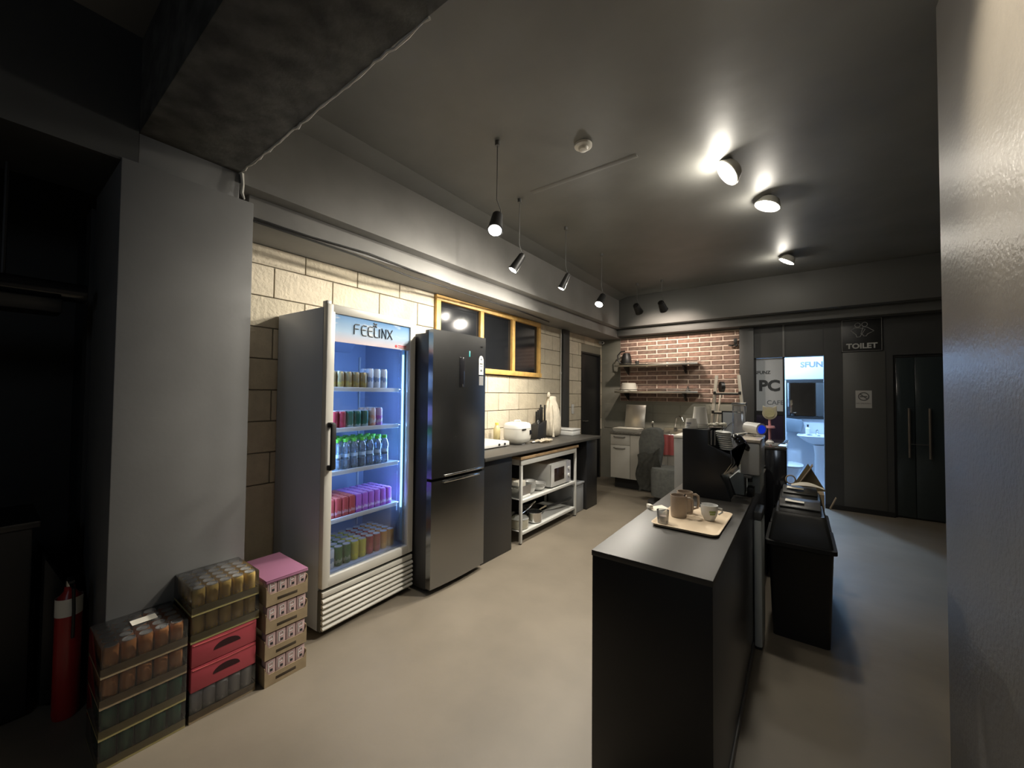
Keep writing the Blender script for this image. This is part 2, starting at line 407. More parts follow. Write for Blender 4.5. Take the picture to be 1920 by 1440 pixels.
# window with pine frame
wn = struct('window_1', MB().box(XW-.04, XW-.012, 2.6, 4.39, 1.68, 2.35, WINB))
def wbar(y0, y1, z0, z1): return MB().box(XW-.02, XW+.03, y0, y1, z0, z1, WOOD, .003)
Y0, Y1, Z0, Z1 = 2.565, 4.43, 1.645, 2.372
fr = part('window_frame', wbar(Y0, Y0+.055, Z0+.055, Z1-.055), wn)
part('window_frame', wbar(Y1-.055, Y1, Z0+.055, Z1-.055), wn); part('window_frame', wbar(Y0, Y1, Z1-.055, Z1), wn)
part('window_sill', MB().box(XW-.02, XW+.045, Y0, Y1, Z0, Z0+.055, WOOD, .003), wn)
m1, m2 = 3.205, 3.79
part('mullion', wbar(m1, m1+.055, Z0+.055, Z1-.055), wn); part('mullion', wbar(m2, m2+.055, Z0+.055, Z1-.055), wn)
for a, b in ((Y0+.055, m1), (m1+.055, m2), (m2+.055, Y1-.055)):
    part('pane', MB().box(XW-.011, XW-.004, a, b, Z0+.055, Z1-.055, WINB), wn)

# ================================================================ LAMPS
CORD = mat('cord_grey', (.12, .12, .115), .6)
def track_head(name, loc, target, r, power, label, ceil_z, lens=LAMP, cone=120, col=NEUT, L=.14, spill=0, group='track spotlights on the ceiling', body=BLACK2, blend=.7):
    t = thing(name, label, 'spotlight', (loc[0], loc[1], ceil_z), 0, group)
    d = (Vector(target)-Vector(loc)).normalized(); p = Vector(loc)
    q = p - d*L
    part('lamp_body', MB().cyl(q, p-d*.004, r*.8, body, r1=r*1.08, n=24).cyl(q-d*.012, q, r*.6, body, n=20), t)
    ring = MB().tube([p + (d.orthogonal().normalized()*math.cos(a)+d.cross(d.orthogonal().normalized())*math.sin(a))*r*1.04 for a in [2*PI*k/24 for k in range(24)]], .006, body, 6, True)
    part('rim', ring, t)
    part('lens', MB().cyl(p-d*.003, p+d*.004, r*.97, lens, n=28), t)
    mid = q + d*L*.35
    part('bracket', MB().tube([mid+Vector((0, r*.85, 0)), (mid.x, mid.y+r*.95, (mid.z+ceil_z)/2 if ceil_z-mid.z < .2 else mid.z+.08), (mid.x, mid.y, min(ceil_z-.02, mid.z+.13)), (mid.x, mid.y, ceil_z-.02)], .003, CORD, 6)
         .cyl((mid.x, mid.y, ceil_z-.03), (mid.x, mid.y, ceil_z-.0005), .016, CORD, n=16), t)
    if power:
        light('lamp_beam', 'SPOT', p+d*.02, power, col, t, Vector(loc)+d, spot_size=math.radians(cone), spot_blend=blend, shadow_soft_size=r*.7)
    if spill:
        light('lamp_spill', 'POINT', p+d*.05, spill, col, t, shadow_soft_size=.05)
    return t
ZL = 2.42
RG_ = 'round ceiling lamps in the right row'
track_head('track_spotlight', (-1.49, 1.84, ZL), (-1.0, .9, .6), .042, 58, 'lit spotlight nearest the beam, left row, glaring towards us', HC, cone=105, spill=.6)
track_head('track_spotlight', (-1.85, 2.52, ZL), (-2.4, 2.0, 1.2), .036, 66, 'lit spotlight in the left row above the dark window, second from the near end', HC, cone=168, spill=.5)
track_head('track_spotlight', (-1.80, 3.22, ZL), (-2.4, 2.9, 1.0), .03, 72, 'small lit spotlight in the left row with a bright rod beside it', HC, cone=168, spill=.5)
track_head('track_spotlight', (-1.775, 4.02, ZL), (-1.9, 2.6, .6), .042, 80, 'lit spotlight at the far end of the left row', HC, cone=165, spill=1)
track_head('ceiling_spotlight', (-.383, 2.96, 2.93), (-2.1, 2.3, 1.45), .088, 190, 'largest and brightest round ceiling lamp, nearest of the right row', HC, cone=84, L=.05, spill=10, group=RG_, body=WHITEC)
track_head('ceiling_spotlight', (-.195, 3.66, 2.93), (-1.0, 3.4, .8), .085, 30, 'middle round ceiling lamp of the right row', HC, cone=110, L=.05, spill=9, group=RG_, body=WHITEC)
track_head('ceiling_spotlight', (-.107, 5.30, 2.93), (-1.5, 5.3, .6), .075, 55, 'farthest round ceiling lamp of the right row', HC, cone=115, L=.05, spill=5, group=RG_, body=WHITEC)
OFFL = mat('unlit_lens', (.1, .1, .1), .2)
track_head('ceiling_spotlight', (-.30, 1.30, 2.93), (.455, 1.45, 2.42), .085, 190, 'round ceiling lamp of the right row just past the upper frame edge', HC, cone=62, L=.05, spill=1, group=RG_, col=WARM, body=WHITEC)
for X, Y, lb in ((-1.83, 5.47, 'black cylinder spotlight turned to the brick wall, left of the dark pair'), (-1.50, 5.50, 'black cylinder spotlight turned to the brick wall, right of the dark pair')):
    track_head('wall_washer_spotlight', (X, Y+.06, 2.60), (X+.1, 6.5, 1.9), .05, 42, lb, HC, cone=105, col=(1, .84, .70), group='dark spotlights before the brick wall', spill=0)
    
# smoke detector
sx, sy = -1.09, 2.22
t = thing('smoke_detector', 'small round white detector on the ceiling', 'detector', (sx, sy, HC))
part('base', MB().lathe([(0, 0), (.055, 0), (.055, -.014), (.045, -.02), (0, -.02)], (sx, sy, HC-.0005), WHITEC, 28), t)
part('sensor_dome', MB().lathe([(0, -.021), (.032, -.021), (.026, -.036), (0, -.04)], (sx, sy, HC-.0005), WHITEC, 24), t)
# lamp in the toilet
t = thing('toilet_ceiling_lamp', 'ceiling lamp of the toilet behind the open doorway', 'lamp', (TOILET_LAMP[0], TOILET_LAMP[1], 2.6))
part('fitting', MB().lathe([(0, 0), (.15, 0), (.14, -.04), (0, -.04)], (TOILET_LAMP[0], TOILET_LAMP[1], 2.599), WHITE, 24), t)
part('diffuser', MB().lathe([(0, -.041), (.13, -.041), (.11, -.07), (0, -.085)], (TOILET_LAMP[0], TOILET_LAMP[1], 2.599), emis('toilet_lamp_glow', (.6, .8, 1), 14), 24), t)
light('lamp_light', 'POINT', TOILET_LAMP, 170, (.42, .66, 1.0), t, shadow_soft_size=.07)

# cables along the soffit
CX = -2.44
single('black_cable', MB().tube([(CX, .88, 2.37), (CX, 1.13, 2.366), (CX, 1.5, 2.36), (CX-.02, 2.0, 2.335), (CX-.06, 2.45, 2.355), (CX-.09, 3.0, 2.36), (CX-.12, 3.6, 2.368), (CX-.2, 4.4, 2.37)], .007, BLACK2, 8), 'long black cable sagging along the beam above the block wall', 'cable')
single('black_cable', MB().tube([(CX+.006, .88, 2.386), (CX+.006, 1.2, 2.384), (CX+.008, 1.6, 2.40), (CX+.006, 1.95, 2.385), (CX+.002, 2.4, 2.372)], .005, BLACK2, 8), 'short thin black cable looping above the longer cable', 'cable')
# light switch, cctv
t = thing('light_switch', 'slim white wall switch on the blocks right of the black post', 'switch', (XW+.001, 5.39, 1.13))
part('cover', MB().box(XW+.001, XW+.014, 5.355, 5.425, 1.13, 1.275, WHITE, .003), t)
part('rocker', MB().box(XW+.0145, XW+.02, 5.372, 5.408, 1.165, 1.24, WHITEC, .002), t)
t = thing('security_camera', 'small white dome camera at the far corner above the black door', 'camera', (-2.76, 6.38, 2.32))
part('mount', MB().cyl((-2.808, 6.38, 2.33), (-2.775, 6.38, 2.33), .028, WHITE), t)
part('camera_head', MB().ball((-2.745, 6.37, 2.325), (.032, .032, .03), WHITE), t)
part('lens', MB().cyl((-2.735, 6.34, 2.32), (-2.728, 6.328, 2.317), .014, BLKG), t)

# ================================================================ SIGNS
LINE = mat('sign_white_line', (.30, .30, .29), .5)
t = thing('toilet_sign', 'black sign with two outlined figures and the word TOILET', 'sign', (.62, YB-.04, 1.98))
part('board', MB().box(.425, .815, YB-.046, YB-.0385, 1.985, 2.40, mat('sign_black', (.022, .022, .022), .4), .002), t)
bz = [(.436, 1.996), (.804, 1.996), (.804, 2.389), (.436, 2.389)]
part('border', MB().tube([(x, YB-.047, z) for x, z in bz], .0035, LINE, 6, True), t)
part('lettering', text_mesh('TOILET', .088, mat('sign_letter', (.42, .42, .40), .5), T3((.62, YB-.048, 2.055)) @ RX(90), .0012, .003), t)
def ring(cx, cz, r): return [(cx+r*math.cos(a), YB-.048, cz+r*math.sin(a)) for a in [2*PI*k/18 for k in range(18)]]
part('figure', MB().tube(ring(.585, 2.318, .026), .0035, LINE, 6, True)
     .tube([(.52, YB-.048, 2.255), (.555, YB-.048, 2.285), (.60, YB-.048, 2.283), (.655, YB-.048, 2.263), (.605, YB-.048, 2.17), (.575, YB-.048, 2.17), (.57, YB-.048, 2.20)], .0035, LINE, 6, True), t)
part('figure', MB().tube(ring(.65, 2.322, .026), .0035, LINE, 6, True)
     .tube([(.635, YB-.0485, 2.29), (.675, YB-.0485, 2.285), (.735, YB-.0485, 2.235), (.70, YB-.0485, 2.215), (.675, YB-.0485, 2.20), (.665, YB-.0485, 2.178), (.64, YB-.0485, 2.178), (.63, YB-.0485, 2.20), (.615, YB-.0485, 2.205)], .0035, LINE, 6, True), t)
t = thing('no_smoking_notice', 'white paper notice with a no smoking symbol under the toilet sign', 'notice', (.63, YB-.039, 1.29))
part('sheet', MB().box(.557, .708, YB-.0405, YB-.0385, 1.29, 1.505, mat('notice_paper', (.40, .39, .37), .7)), t)
RG = mat('notice_grey', (.10, .10, .10), .6)
part('symbol', MB().tube([(.632+.047*math.cos(a), YB-.042, 1.432+.047*math.sin(a)) for a in [2*PI*k/24 for k in range(24)]], .005, RG, 6, True)
     .tube([(.60, YB-.042, 1.462), (.665, YB-.042, 1.40)], .005, RG, 6).box(.60, .665, YB-.043, YB-.041, 1.424, 1.438, RG), t)
part('lettering', text_mesh('NO SMOKING', .022, RG, T3((.632, YB-.0415, 1.345)) @ RX(90), .0006), t)

# ================================================================ GLASS DOOR COOLER (local frame, +x is the front)
CW, CDp = .69, .565
ang = math.radians(3)
fl = Vector((-2.235, 1.205, 0))
cen = fl + Vector((-math.sin(ang), math.cos(ang), 0))*CW/2 + Vector((-math.cos(ang), -math.sin(ang), 0))*CDp/2
ck = thing('glass_door_cooler', 'tall white drinks cooler with a lit blue interior and glass door', 'fridge', cen, ang)
hx, hy = CDp/2, CW/2
P = lambda name, mb, par=ck, **k: part(name, mb, par, local=True, **k)
cab = MB().box(-hx, hx-.0455, -hy, -hy+.035, .03, 1.93, WSIDE, .001).box(-hx, hx-.0455, hy-.035, hy, .03, 1.93, WSIDE, .004)
cab.box(-hx, -hx+.03, -hy+.036, hy-.036, .03, 1.93, WSIDE).box(-hx+.031, hx-.05, -hy+.036, hy-.036, 1.89, 1.93, WHITE).box(-hx+.031, hx-.05, -hy+.036, hy-.036, .03, .325, WHITE)
P('cabinet', cab)
P('liner', MB().box(-hx+.031, -hx+.034, -hy+.038, hy-.038, .33, 1.885, LINER).box(-hx+.035, hx-.055, -hy+.036, -hy+.039, .33, 1.885, LINER).box(-hx+.035, hx-.055, hy-.039, hy-.036, .33, 1.885, LINER)
  .box(-hx+.035, hx-.055, -hy+.04, hy-.04, .326, .335, LINER).box(-hx+.035, hx-.055, -hy+.04, hy-.04, 1.88, 1.886, LINER))
P('fan_housing', MB().prism([(-hx+.04, 1.875), (hx-.10, 1.875), (hx-.14, 1.80), (-hx+.12, 1.79), (-hx+.04, 1.72)], 'y', -hy+.05, hy-.18, LINER, .01))
for yy in (-hy+.05, hy-.3):
    P('shelf_rail', MB().box(-hx+.036, -hx+.046, yy+.2, yy+.212, .40, 1.70, WHITE))
P('shelf_rail', MB().box(hx-.085, hx-.075, hy-.058, hy-.046, .36, 1.75, WHITE))
P('led_strip', MB().box(hx-.066, hx-.056, hy-.068, hy-.060, .60, 1.70, LED))
P('led_cover', MB().box(hx-.072, hx-.054, hy-.058, hy-.042, .36, 1.78, mat('led_cover_plastic', (.35, .6, .75), .3)))
for kk in range(60):
    pass
shelfz = [1.452, 1.197, .932, .640]
for z in shelfz:
    s_ = MB().box(hx-.076, hx-.066, -hy+.045, hy-.09, z-.024, z+.004, WHITE, .002).box(-hx+.04, hx-.077, -hy+.045, hy-.06, z-.006, z-.003, mat('shelf_wire', (.5, .55, .62), .4))
    for i in range(14):
        yy = -hy+.06+i*.042
        s_.tube([(-hx+.045, yy, z-.001), (hx-.077, yy, z-.001)], .0018, WHITE, 4)
    P('shelf', s_)
# door
dr = P('door', MB().box(hx-.045, hx, -hy, -hy+.052, .275, 1.95, WHITEC, .008).box(hx-.045, hx, hy-.052, hy, .275, 1.95, WHITEC, .008)
       .box(hx-.045, hx, -hy+.03, hy-.03, 1.895, 1.95, WHITEC, .008).box(hx-.045, hx, -hy+.03, hy-.03, .275, .335, WHITEC, .008))
P('hinge_cap', MB().box(hx-.06, hx-.01, -hy+.004, -hy+.03, 1.90, 1.968, WHITE, .004))
P('gasket', MB().box(hx-.0495, hx-.0455, -hy+.02, -hy+.05, .28, 1.90, BLACK2).box(hx-.0495, hx-.0455, hy-.05, hy-.02, .28, 1.90, BLACK2))
P('door_glass', MB().box(hx-.030, hx-.022, -hy+.052, hy-.052, .335, 1.895, GLASS), dr, smooth=0)
def sky_mat():
    m = bpy.data.materials.new('banner_sky'); m.use_nodes = True; nt = m.node_tree; b = nt.nodes['Principled BSDF']; b.inputs['Roughness'].default_value = .25
    tc = nt.nodes.new('ShaderNodeTexCoord'); sp = nt.nodes.new('ShaderNodeSeparateXYZ'); nt.links.new(tc.outputs['Generated'], sp.inputs[0])
    cr = nt.nodes.new('ShaderNodeValToRGB'); e = cr.color_ramp.elements; e[0].position = .05; e[0].color = (.70, .62, .66, 1); e[1].position = 1; e[1].color = (.10, .26, .52, 1)
    x = cr.color_ramp.elements.new(.42); x.color = (.42, .58, .76, 1)
    nt.links.new(sp.outputs[2], cr.inputs[0])
    n = nt.nodes.new('ShaderNodeTexNoise'); n.inputs['Scale'].default_value = 5.5; n.inputs['Detail'].default_value = 5; nt.links.new(tc.outputs['Generated'], n.inputs[0])
    mr = nt.nodes.new('ShaderNodeMapRange'); mr.inputs[1].default_value = .56; mr.inputs[2].default_value = .74; mr.inputs[4].default_value = .7; nt.links.new(n.outputs[0], mr.inputs[0])
    mx = nt.nodes.new('ShaderNodeMix'); mx.data_type = 'RGBA'; mx.inputs[7].default_value = (.72, .74, .74, 1)
    nt.links.new(mr.outputs[0], mx.inputs[0]); nt.links.new(cr.outputs[0], mx.inputs[6]); nt.links.new(mx.outputs[2], b.inputs['Base Color'])
    return m
bn = P('banner', MB().box(hx-.021, hx-.010, -hy+.0525, hy-.0525, 1.728, 1.894, sky_mat()), dr, label='sky blue header banner reading FEELINX', smooth=0)
# FEELINX drawn in thin strokes
def letters():
    mb = MB(); x = hx-.0085; r = .0034; INKG = mat('banner_ink', (.03, .035, .045), .5)
    def st(pts): mb.tube([(x, y, z) for y, z in pts], r, INKG, 6)
    zt, zb_, w_ = 1.852, 1.788, .037; y = -.160
    zm = (zt+zb_)/2+.004
    st([(y, zb_), (y, zt-.010), (y+.006, zt-.002), (y+.014, zt), (y+w_, zt)]); st([(y, zm), (y+w_*.8, zm)]); y += .052
    for _ in range(2):
        st([(y+w_, zt), (y+.014, zt), (y+.004, zt-.008), (y, zm), (y+.004, zb_+.008), (y+.014, zb_), (y+w_, zb_)]); st([(y, zm), (y+w_*.85, zm)]); y += .049
    st([(y, zt-.004), (y, zb_+.012), (y+.005, zb_+.003), (y+.014, zb_), (y+w_*.75, zb_)]); y += .041
    st([(y, zb_), (y, zt-.006)]); y += .019
    st([(y, zb_), (y, zt), (y+w_*.9, zb_), (y+w_*.9, zt)]); y += .046
    st([(y, zt), (y+w_*1.1, zb_)]); st([(y, zb_), (y+w_*1.1, zt)])
    for a in (40, 130, 220, 310):
        cy, cz = -.004+.011*math.cos(math.radians(a)), 1.868+.011*math.sin(math.radians(a))
        mb.ball((x, cy, cz), (.002, .0085, .0055), INKG, 10, M=RX(a))
    mb.tube([(x, -.004, 1.862), (x, -.008, 1.852)], .0018, INKG, 5)
    return mb
P('lettering', letters(), bn)
REDL = mat('maker_red', (.62, .05, .06), .5)
P('maker_mark', MB().cyl((hx-.010, .172, 1.748), (hx-.0085, .172, 1.748), .010, REDL, n=16).box(hx-.010, hx-.009, .190, .262, 1.751, 1.757, REDL).box(hx-.010, hx-.009, .190, .262, 1.741, 1.745, REDL), bn)
hd = P('handle', MB().box(hx+.001, hx+.035, -hy+.012, -hy+.042, 1.215, 1.245, BLACK2, .004).box(hx+.001, hx+.035, -hy+.012, -hy+.042, .965, .995, BLACK2, .004)
       .box(hx+.026, hx+.046, -hy+.014, -hy+.044, .97, 1.24, BLACK2, .006), dr)
# base grille
gr = P('grille', MB().box(hx-.048, hx-.012, -hy+.002, hy-.002, .0305, .262, GRILLB, .003))
prof = [(hx-.012, .004), (hx+.006, .0), (hx+.012, .010), (hx+.004, .021), (hx-.012, .024)]
for i in range(6):
    z = .040+i*.031
    P('louver', MB().prism([(a, z+b) for a, b in prof], 'y', -hy+.004, hy-.004, WHITEC, .001), gr)
P('louver', MB().box(hx-.012, hx+.002, -hy+.004, hy-.004, .228, .258, WHITEC, .003), gr)
for yy in (-hy+.05, hy-.05):
    for xx in (-hx+.05, hx-.08):
        P('foot', MB().cyl((xx, yy, .0005), (xx, yy, .029), .022, BLACK2))
def ckl(p): return W[ck] @ Vector(p)
light('cooler_light', 'AREA', ckl((hx-.075, hy-.075, 1.15)), 4.6, (.26, .48, 1.0), ck, ckl((-.05, -.22, 1.15)), shape='RECTANGLE', size=.02, size_y=1.15)
light('cooler_light', 'AREA', ckl((hx-.075, -hy+.06, 1.15)), 3.4, (.30, .52, 1.0), ck, ckl((-.02, .15, 1.15)), shape='RECTANGLE', size=.02, size_y=1.15)

# ---- contents
CM = W[ck]
def at_ck(x, y, z): return CM @ Matrix.Translation((x, y, z))
def band_mat(name, cols, rough=.3, metal=.3, axis=2):
    m = bpy.data.materials.new(name); m.use_nodes = True; nt = m.node_tree; b = nt.nodes['Principled BSDF']; b.inputs['Roughness'].default_value = rough; b.inputs['Metallic'].default_value = metal
    tc = nt.nodes.new('ShaderNodeTexCoord'); sp = nt.nodes.new('ShaderNodeSeparateXYZ'); nt.links.new(tc.outputs['Generated'], sp.inputs[0])
    n = nt.nodes.new('ShaderNodeTexNoise'); n.inputs['Scale'].default_value = 3.5; nt.links.new(tc.outputs['Generated'], n.inputs[0])
    ad = nt.nodes.new('ShaderNodeMath'); ad.operation = 'MULTIPLY_ADD'; ad.inputs[1].default_value = .5; nt.links.new(n.outputs[0], ad.inputs[0]); nt.links.new(sp.outputs[axis], ad.inputs[2])
    cr = nt.nodes.new('ShaderNodeValToRGB'); cr.color_ramp.interpolation = 'CONSTANT'; e = cr.color_ramp.elements
    e[0].position = 0; e[0].color = (*cols[0], 1); e[1].position = .45; e[1].color = (*cols[1], 1)
    for i, c in enumerate(cols[2:]):
        x = e.new(.62+.2*i); x.color = (*c, 1)
    nt.links.new(ad.outputs[0], cr.inputs[0]); nt.links.new(cr.outputs[0], b.inputs['Base Color']); return m
CANM = {'gold': band_mat('can_gold', [(.42, .30, .10), (.50, .36, .09), (.36, .27, .12)]),
        'white': band_mat('can_white', [(.62, .66, .72), (.66, .70, .76), (.25, .33, .5), (.62, .66, .72)], metal=0),
        'red': band_mat('can_red', [(.42, .03, .05), (.5, .05, .07), (.38, .04, .05)]),
        'green': band_mat('can_green', [(.35, .45, .40), (.02, .15, .08), (.02, .12, .07)]),
        'peach': band_mat('can_peach', [(.70, .32, .18), (.75, .62, .55), (.72, .38, .25), (.7, .5, .4)], metal=0),
        'purple': band_mat('can_purple', [(.55, .25, .62), (.70, .60, .72), (.50, .16, .55), (.6, .4, .62)], metal=0),
        'yellow': band_mat('can_yellow', [(.60, .52, .04), (.68, .60, .05), (.58, .52, .08)]),
        'orange': band_mat('can_orange', [(.62, .28, .04), (.68, .33, .05), (.60, .25, .04)]),
        'olive': band_mat('can_olive', [(.10, .16, .05), (.30, .36, .22), (.09, .18, .06)]),
        'peachy': band_mat('can_copper', [(.66, .30, .10), (.74, .36, .12), (.58, .26, .10)], metal=.1),
        'amber': band_mat('can_amber', [(.76, .52, .05), (.82, .58, .06), (.62, .44, .14)], metal=.1),
        'silver': band_mat('can_silver', [(.50, .50, .56), (.66, .66, .70), (.48, .49, .55)], metal=.1)}
protos = {}
def can_proto(kind, h, r, tag=''):
    k = (kind, h, r)
    if k not in protos:
        body = MB().lathe([(0, .002), (r*.82, 0), (r, .008), (r, h-.012), (r*.86, h-.003)], (0, 0, 0), CANM[kind], 16).mesh('can_body')
        lid = MB().lathe([(r*.86, h-.003), (r*.88, h), (r*.82, h), (r*.8, h-.004), (0, h-.004)], (0, 0, 0), CANTOP, 16).box(-.004, .012, -.005, .005, h-.004, h-.0025, CANTOP).mesh('can_lid')
        protos[k] = (body, lid)
    return protos[k]
ORD = ['first', 'second', 'third', 'fourth', 'fifth', 'sixth', 'seventh', 'eighth', 'ninth', 'tenth']
def put_can(kind, M, h, r, label, group, name='drink_can', cat='can', rot=True):
    body, lid = can_proto(kind, h, r)
    t = bpy.data.objects.new(name, None); COL.objects.link(t); t.empty_display_size = .02
    R_ = M @ Matrix.Rotation(random.uniform(-.6, .6) if rot else 0, 4, 'Z')
    t.matrix_world = R_; W[t] = R_; t['label'] = label; t['category'] = cat; t['group'] = group
    for nm, me in (('can_body', body), ('can_lid', lid)):
        o = bpy.data.objects.new(nm, me); COL.objects.link(o); o.parent = t
        W[o] = R_
    return t
def yw(y): return (y-cen.y)/math.cos(ang)   # a world y on the front row to the cooler's own axis
xf = hx-.11
def rown(j): return ['front row', 'second row', 'third row', 'fourth row', 'fifth row'][j]
# top shelf
for i in range(5):
    for j in range(3):
        put_can('gold', at_ck(xf-j*.056, yw(1.29+i*.056)-.0, 1.4535), .104, .0265, f'gold can on the top cooler shelf, {ORD[i]} from the left, {rown(j)}', 'gold cans on the top cooler shelf')
for i in range(3):
    for j in range(2):
        put_can('white', at_ck(xf-j*.056, yw(1.568+i*.057), 1.4535), .133, .026, f'slim white can on the top cooler shelf, {ORD[i]} from the left, {rown(j)}', 'white cans on the top cooler shelf')
# second shelf
for i, (k_, n_) in enumerate((('red', 'red'), ('red', 'red'), ('green', 'green'), ('green', 'green'), ('green', 'green'))):
    for j in range(3):
        put_can(k_, at_ck(xf-j*.056, yw(1.308+i*.056), 1.1985), .106, .0265, f'{n_} can on the second cooler shelf, {ORD[i if i < 2 else i-2]} {n_} one from the left, {rown(j)}', f'{n_} cans on the second cooler shelf')
for i, k_ in enumerate(('peach', 'purple')):
    for j in range(3):
        put_can(k_, at_ck(xf-j*.056, yw(1.592+i*.055), 1.1985), .122, .026, f'tall pale {k_} can on the second cooler shelf, {rown(j)}', 'tall pastel cans on the second cooler shelf')
# bottles
r = .029
botb = MB().lathe([(0, .002), (.020, 0), (r, .008), (r, .05), (r*.9, .058), (r, .068), (r*.86, .085), (r*.86, .095), (r, .11), (r, .135), (r*.75, .158), (.014, .17), (.0135, .176)], (0, 0, 0), BOTM, 16).mesh('bottle_body')
botc = MB().cyl((0, 0, .171), (0, 0, .192), .0165, GREENL, n=16).mesh('bottle_cap')
botl = MB().cyl((0, 0, .060), (0, 0, .098), r*.93, mat('bottle_label', (.55, .70, .82), .5), n=16, cap=False).mesh('bottle_label')
for i in range(7):
    for j in range(4):
        M = at_ck(xf-j*.062, yw(1.335+i*.061), .9335)
        t = bpy.data.objects.new('water_bottle', None); COL.objects.link(t); t.matrix_world = M; W[t] = M; t.empty_display_size = .02
        t['label'] = f'clear water bottle with green cap in the cooler, {ORD[i]} from the left, {rown(j)}'; t['category'] = 'bottle'; t['group'] = 'water bottles on the third cooler shelf'
        for nm, me in (('bottle_body', botb), ('bottle_cap', botc), ('bottle_label', botl)):
            o = bpy.data.objects.new(nm, me); COL.objects.link(o); o.parent = t; W[o] = M
# cartons
def carton_mesh(m, top):
    return MB().box(-.022, .022, -.0215, .0215, 0, .112, m, .003).mesh('carton_body'), MB().box(-.019, .019, -.018, .018, .1125, .118, top, .003).mesh('carton_top')
CT = {'red': carton_mesh(band_mat('carton_red', [(.45, .06, .05), (.62, .30, .32), (.50, .08, .07)], metal=0), mat('carton_red_top', (.62, .16, .12), .5)),
      'violet': carton_mesh(band_mat('carton_violet', [(.40, .10, .45), (.72, .50, .76), (.48, .14, .55)], metal=0), mat('carton_violet_top', (.62, .30, .66), .5))}
for i in range(10):
    kd = 'red' if i < 4 else 'violet'
    for j in range(5):
        M = at_ck(xf+.004-j*.047, yw(1.292+i*.0485), .6415)
        t = bpy.data.objects.new('drink_carton', None); COL.objects.link(t); t.matrix_world = M; W[t] = M; t.empty_display_size = .02
        t['label'] = f'{kd} drink carton on the fourth cooler shelf, {ORD[i if i < 4 else i-4]} {kd} one from the left, {rown(j)}'; t['category'] = 'carton'; t['group'] = f'{kd} drink cartons on the fourth cooler shelf'
        for nm, me in zip(('carton_body', 'carton_top'), CT[kd]):
            o = bpy.data.objects.new(nm, me); COL.objects.link(o); o.parent = t; W[o] = M
# bottom
cols = ['white', 'olive', 'olive', 'yellow', 'yellow', 'red', 'red', 'orange', 'orange']
cnt = {}
for i, k_ in enumerate(cols):
    cnt[k_] = cnt.get(k_, -1)+1
    for j in range(5):
        put_can(k_, at_ck(xf-j*.056, yw(1.303+i*.0575), .3365), .118, .0268, f'{k_} can on the floor of the cooler, {ORD[cnt[k_]]} {k_} one from the left, {rown(j)}', f'{k_} cans on the cooler floor')

# ================================================================ STAINLESS FRIDGE
FX, FY0, FY1 = -2.08, 1.902, 2.475
fr_ = thing('stainless_fridge', 'dark stainless fridge freezer beside the glass door cooler', 'fridge', (-2.44, 2.18, 0))
FB = mat('fridge_side_black', (.03, .03, .032), .35)
part('body', MB().box(-2.76, FX-.065, FY0+.004, FY1-.004, .03, 1.86, FB, .006), fr_)
def fdoor(z0, z1):
    n = 10; pts = []
    for i in range(n+1):
        u = i/n; y = FY0+(FY1-FY0)*u; pts.append((y, FX-.012+.014*(1-(2*u-1)**2)))
    poly = [(b, a) for a, b in pts] + [(FX-.06, FY1), (FX-.06, FY0)]
    return MB().prism(poly, 'z', z0, z1, STEEL, 0)
ud = part('upper_door', fdoor(.815, 1.88), fr_, smooth=30); ld = part('lower_door', fdoor(.045, .795), fr_, smooth=30)
part('hinge_cap', MB().box(FX-.12, FX-.07, FY0+.02, FY0+.09, 1.861, 1.885, BLACK2, .004), fr_)
part('door_handle', MB().box(FX-.012, FX+.008, FY0+.11, FY1-.03, .818, .832, CHROME, .004), ud)
part('door_handle', MB().box(FX-.012, FX+.012, FY0+.10, FY1-.08, .775, .792, CHROME, .005), ld)
part('display_panel', MB().box(FX-.004, FX+.0035, 2.155, 2.215, 1.47, 1.70, BLKG, .003), ud)
part('indicator_light', MB().box(FX-.006, FX+.0015, 2.262, 2.276, 1.71, 1.755, emis('teal_led', (.05, .5, .45), 1.2), .001), ud)
part('emblem', MB().cyl((FX-.01, 2.385, 1.80), (FX-.006, 2.385, 1.80), .010, CHROME, n=16).box(FX-.01, FX-.006, 2.402, 2.43, 1.795, 1.806, CHROME), ud)
lb = part('energy_label', MB().prism([(2.385, 1.575), (2.44, 1.575), (2.44, 1.70), (2.43, 1.722), (2.4125, 1.73), (2.395, 1.722), (2.385, 1.70)], 'x', FX-.0125, FX-.0035, PAPER), ud)
part('label_print', MB().box(FX-.0034, FX-.0028, 2.395, 2.432, 1.66, 1.668, INK).box(FX-.0034, FX-.0028, 2.395, 2.432, 1.64, 1.644, INK2).cyl((FX-.0034, 2.4125, 1.70), (FX-.0028, 2.4125, 1.70), .010, INK2, n=12).box(FX-.0034, FX-.0028, 2.40, 2.425, 1.60, 1.618, INK2), lb)
part('grey_sticker', MB().box(FX-.0125, FX-.0035, 2.388, 2.44, 1.49, 1.565, mat('sticker_grey', (.22, .22, .22), .5)), ud)
for yy in (FY0+.06, FY1-.06):
    part('foot', MB().cyl((FX-.11, yy, .0005), (FX-.11, yy, .03), .025, BLACK2), fr_)

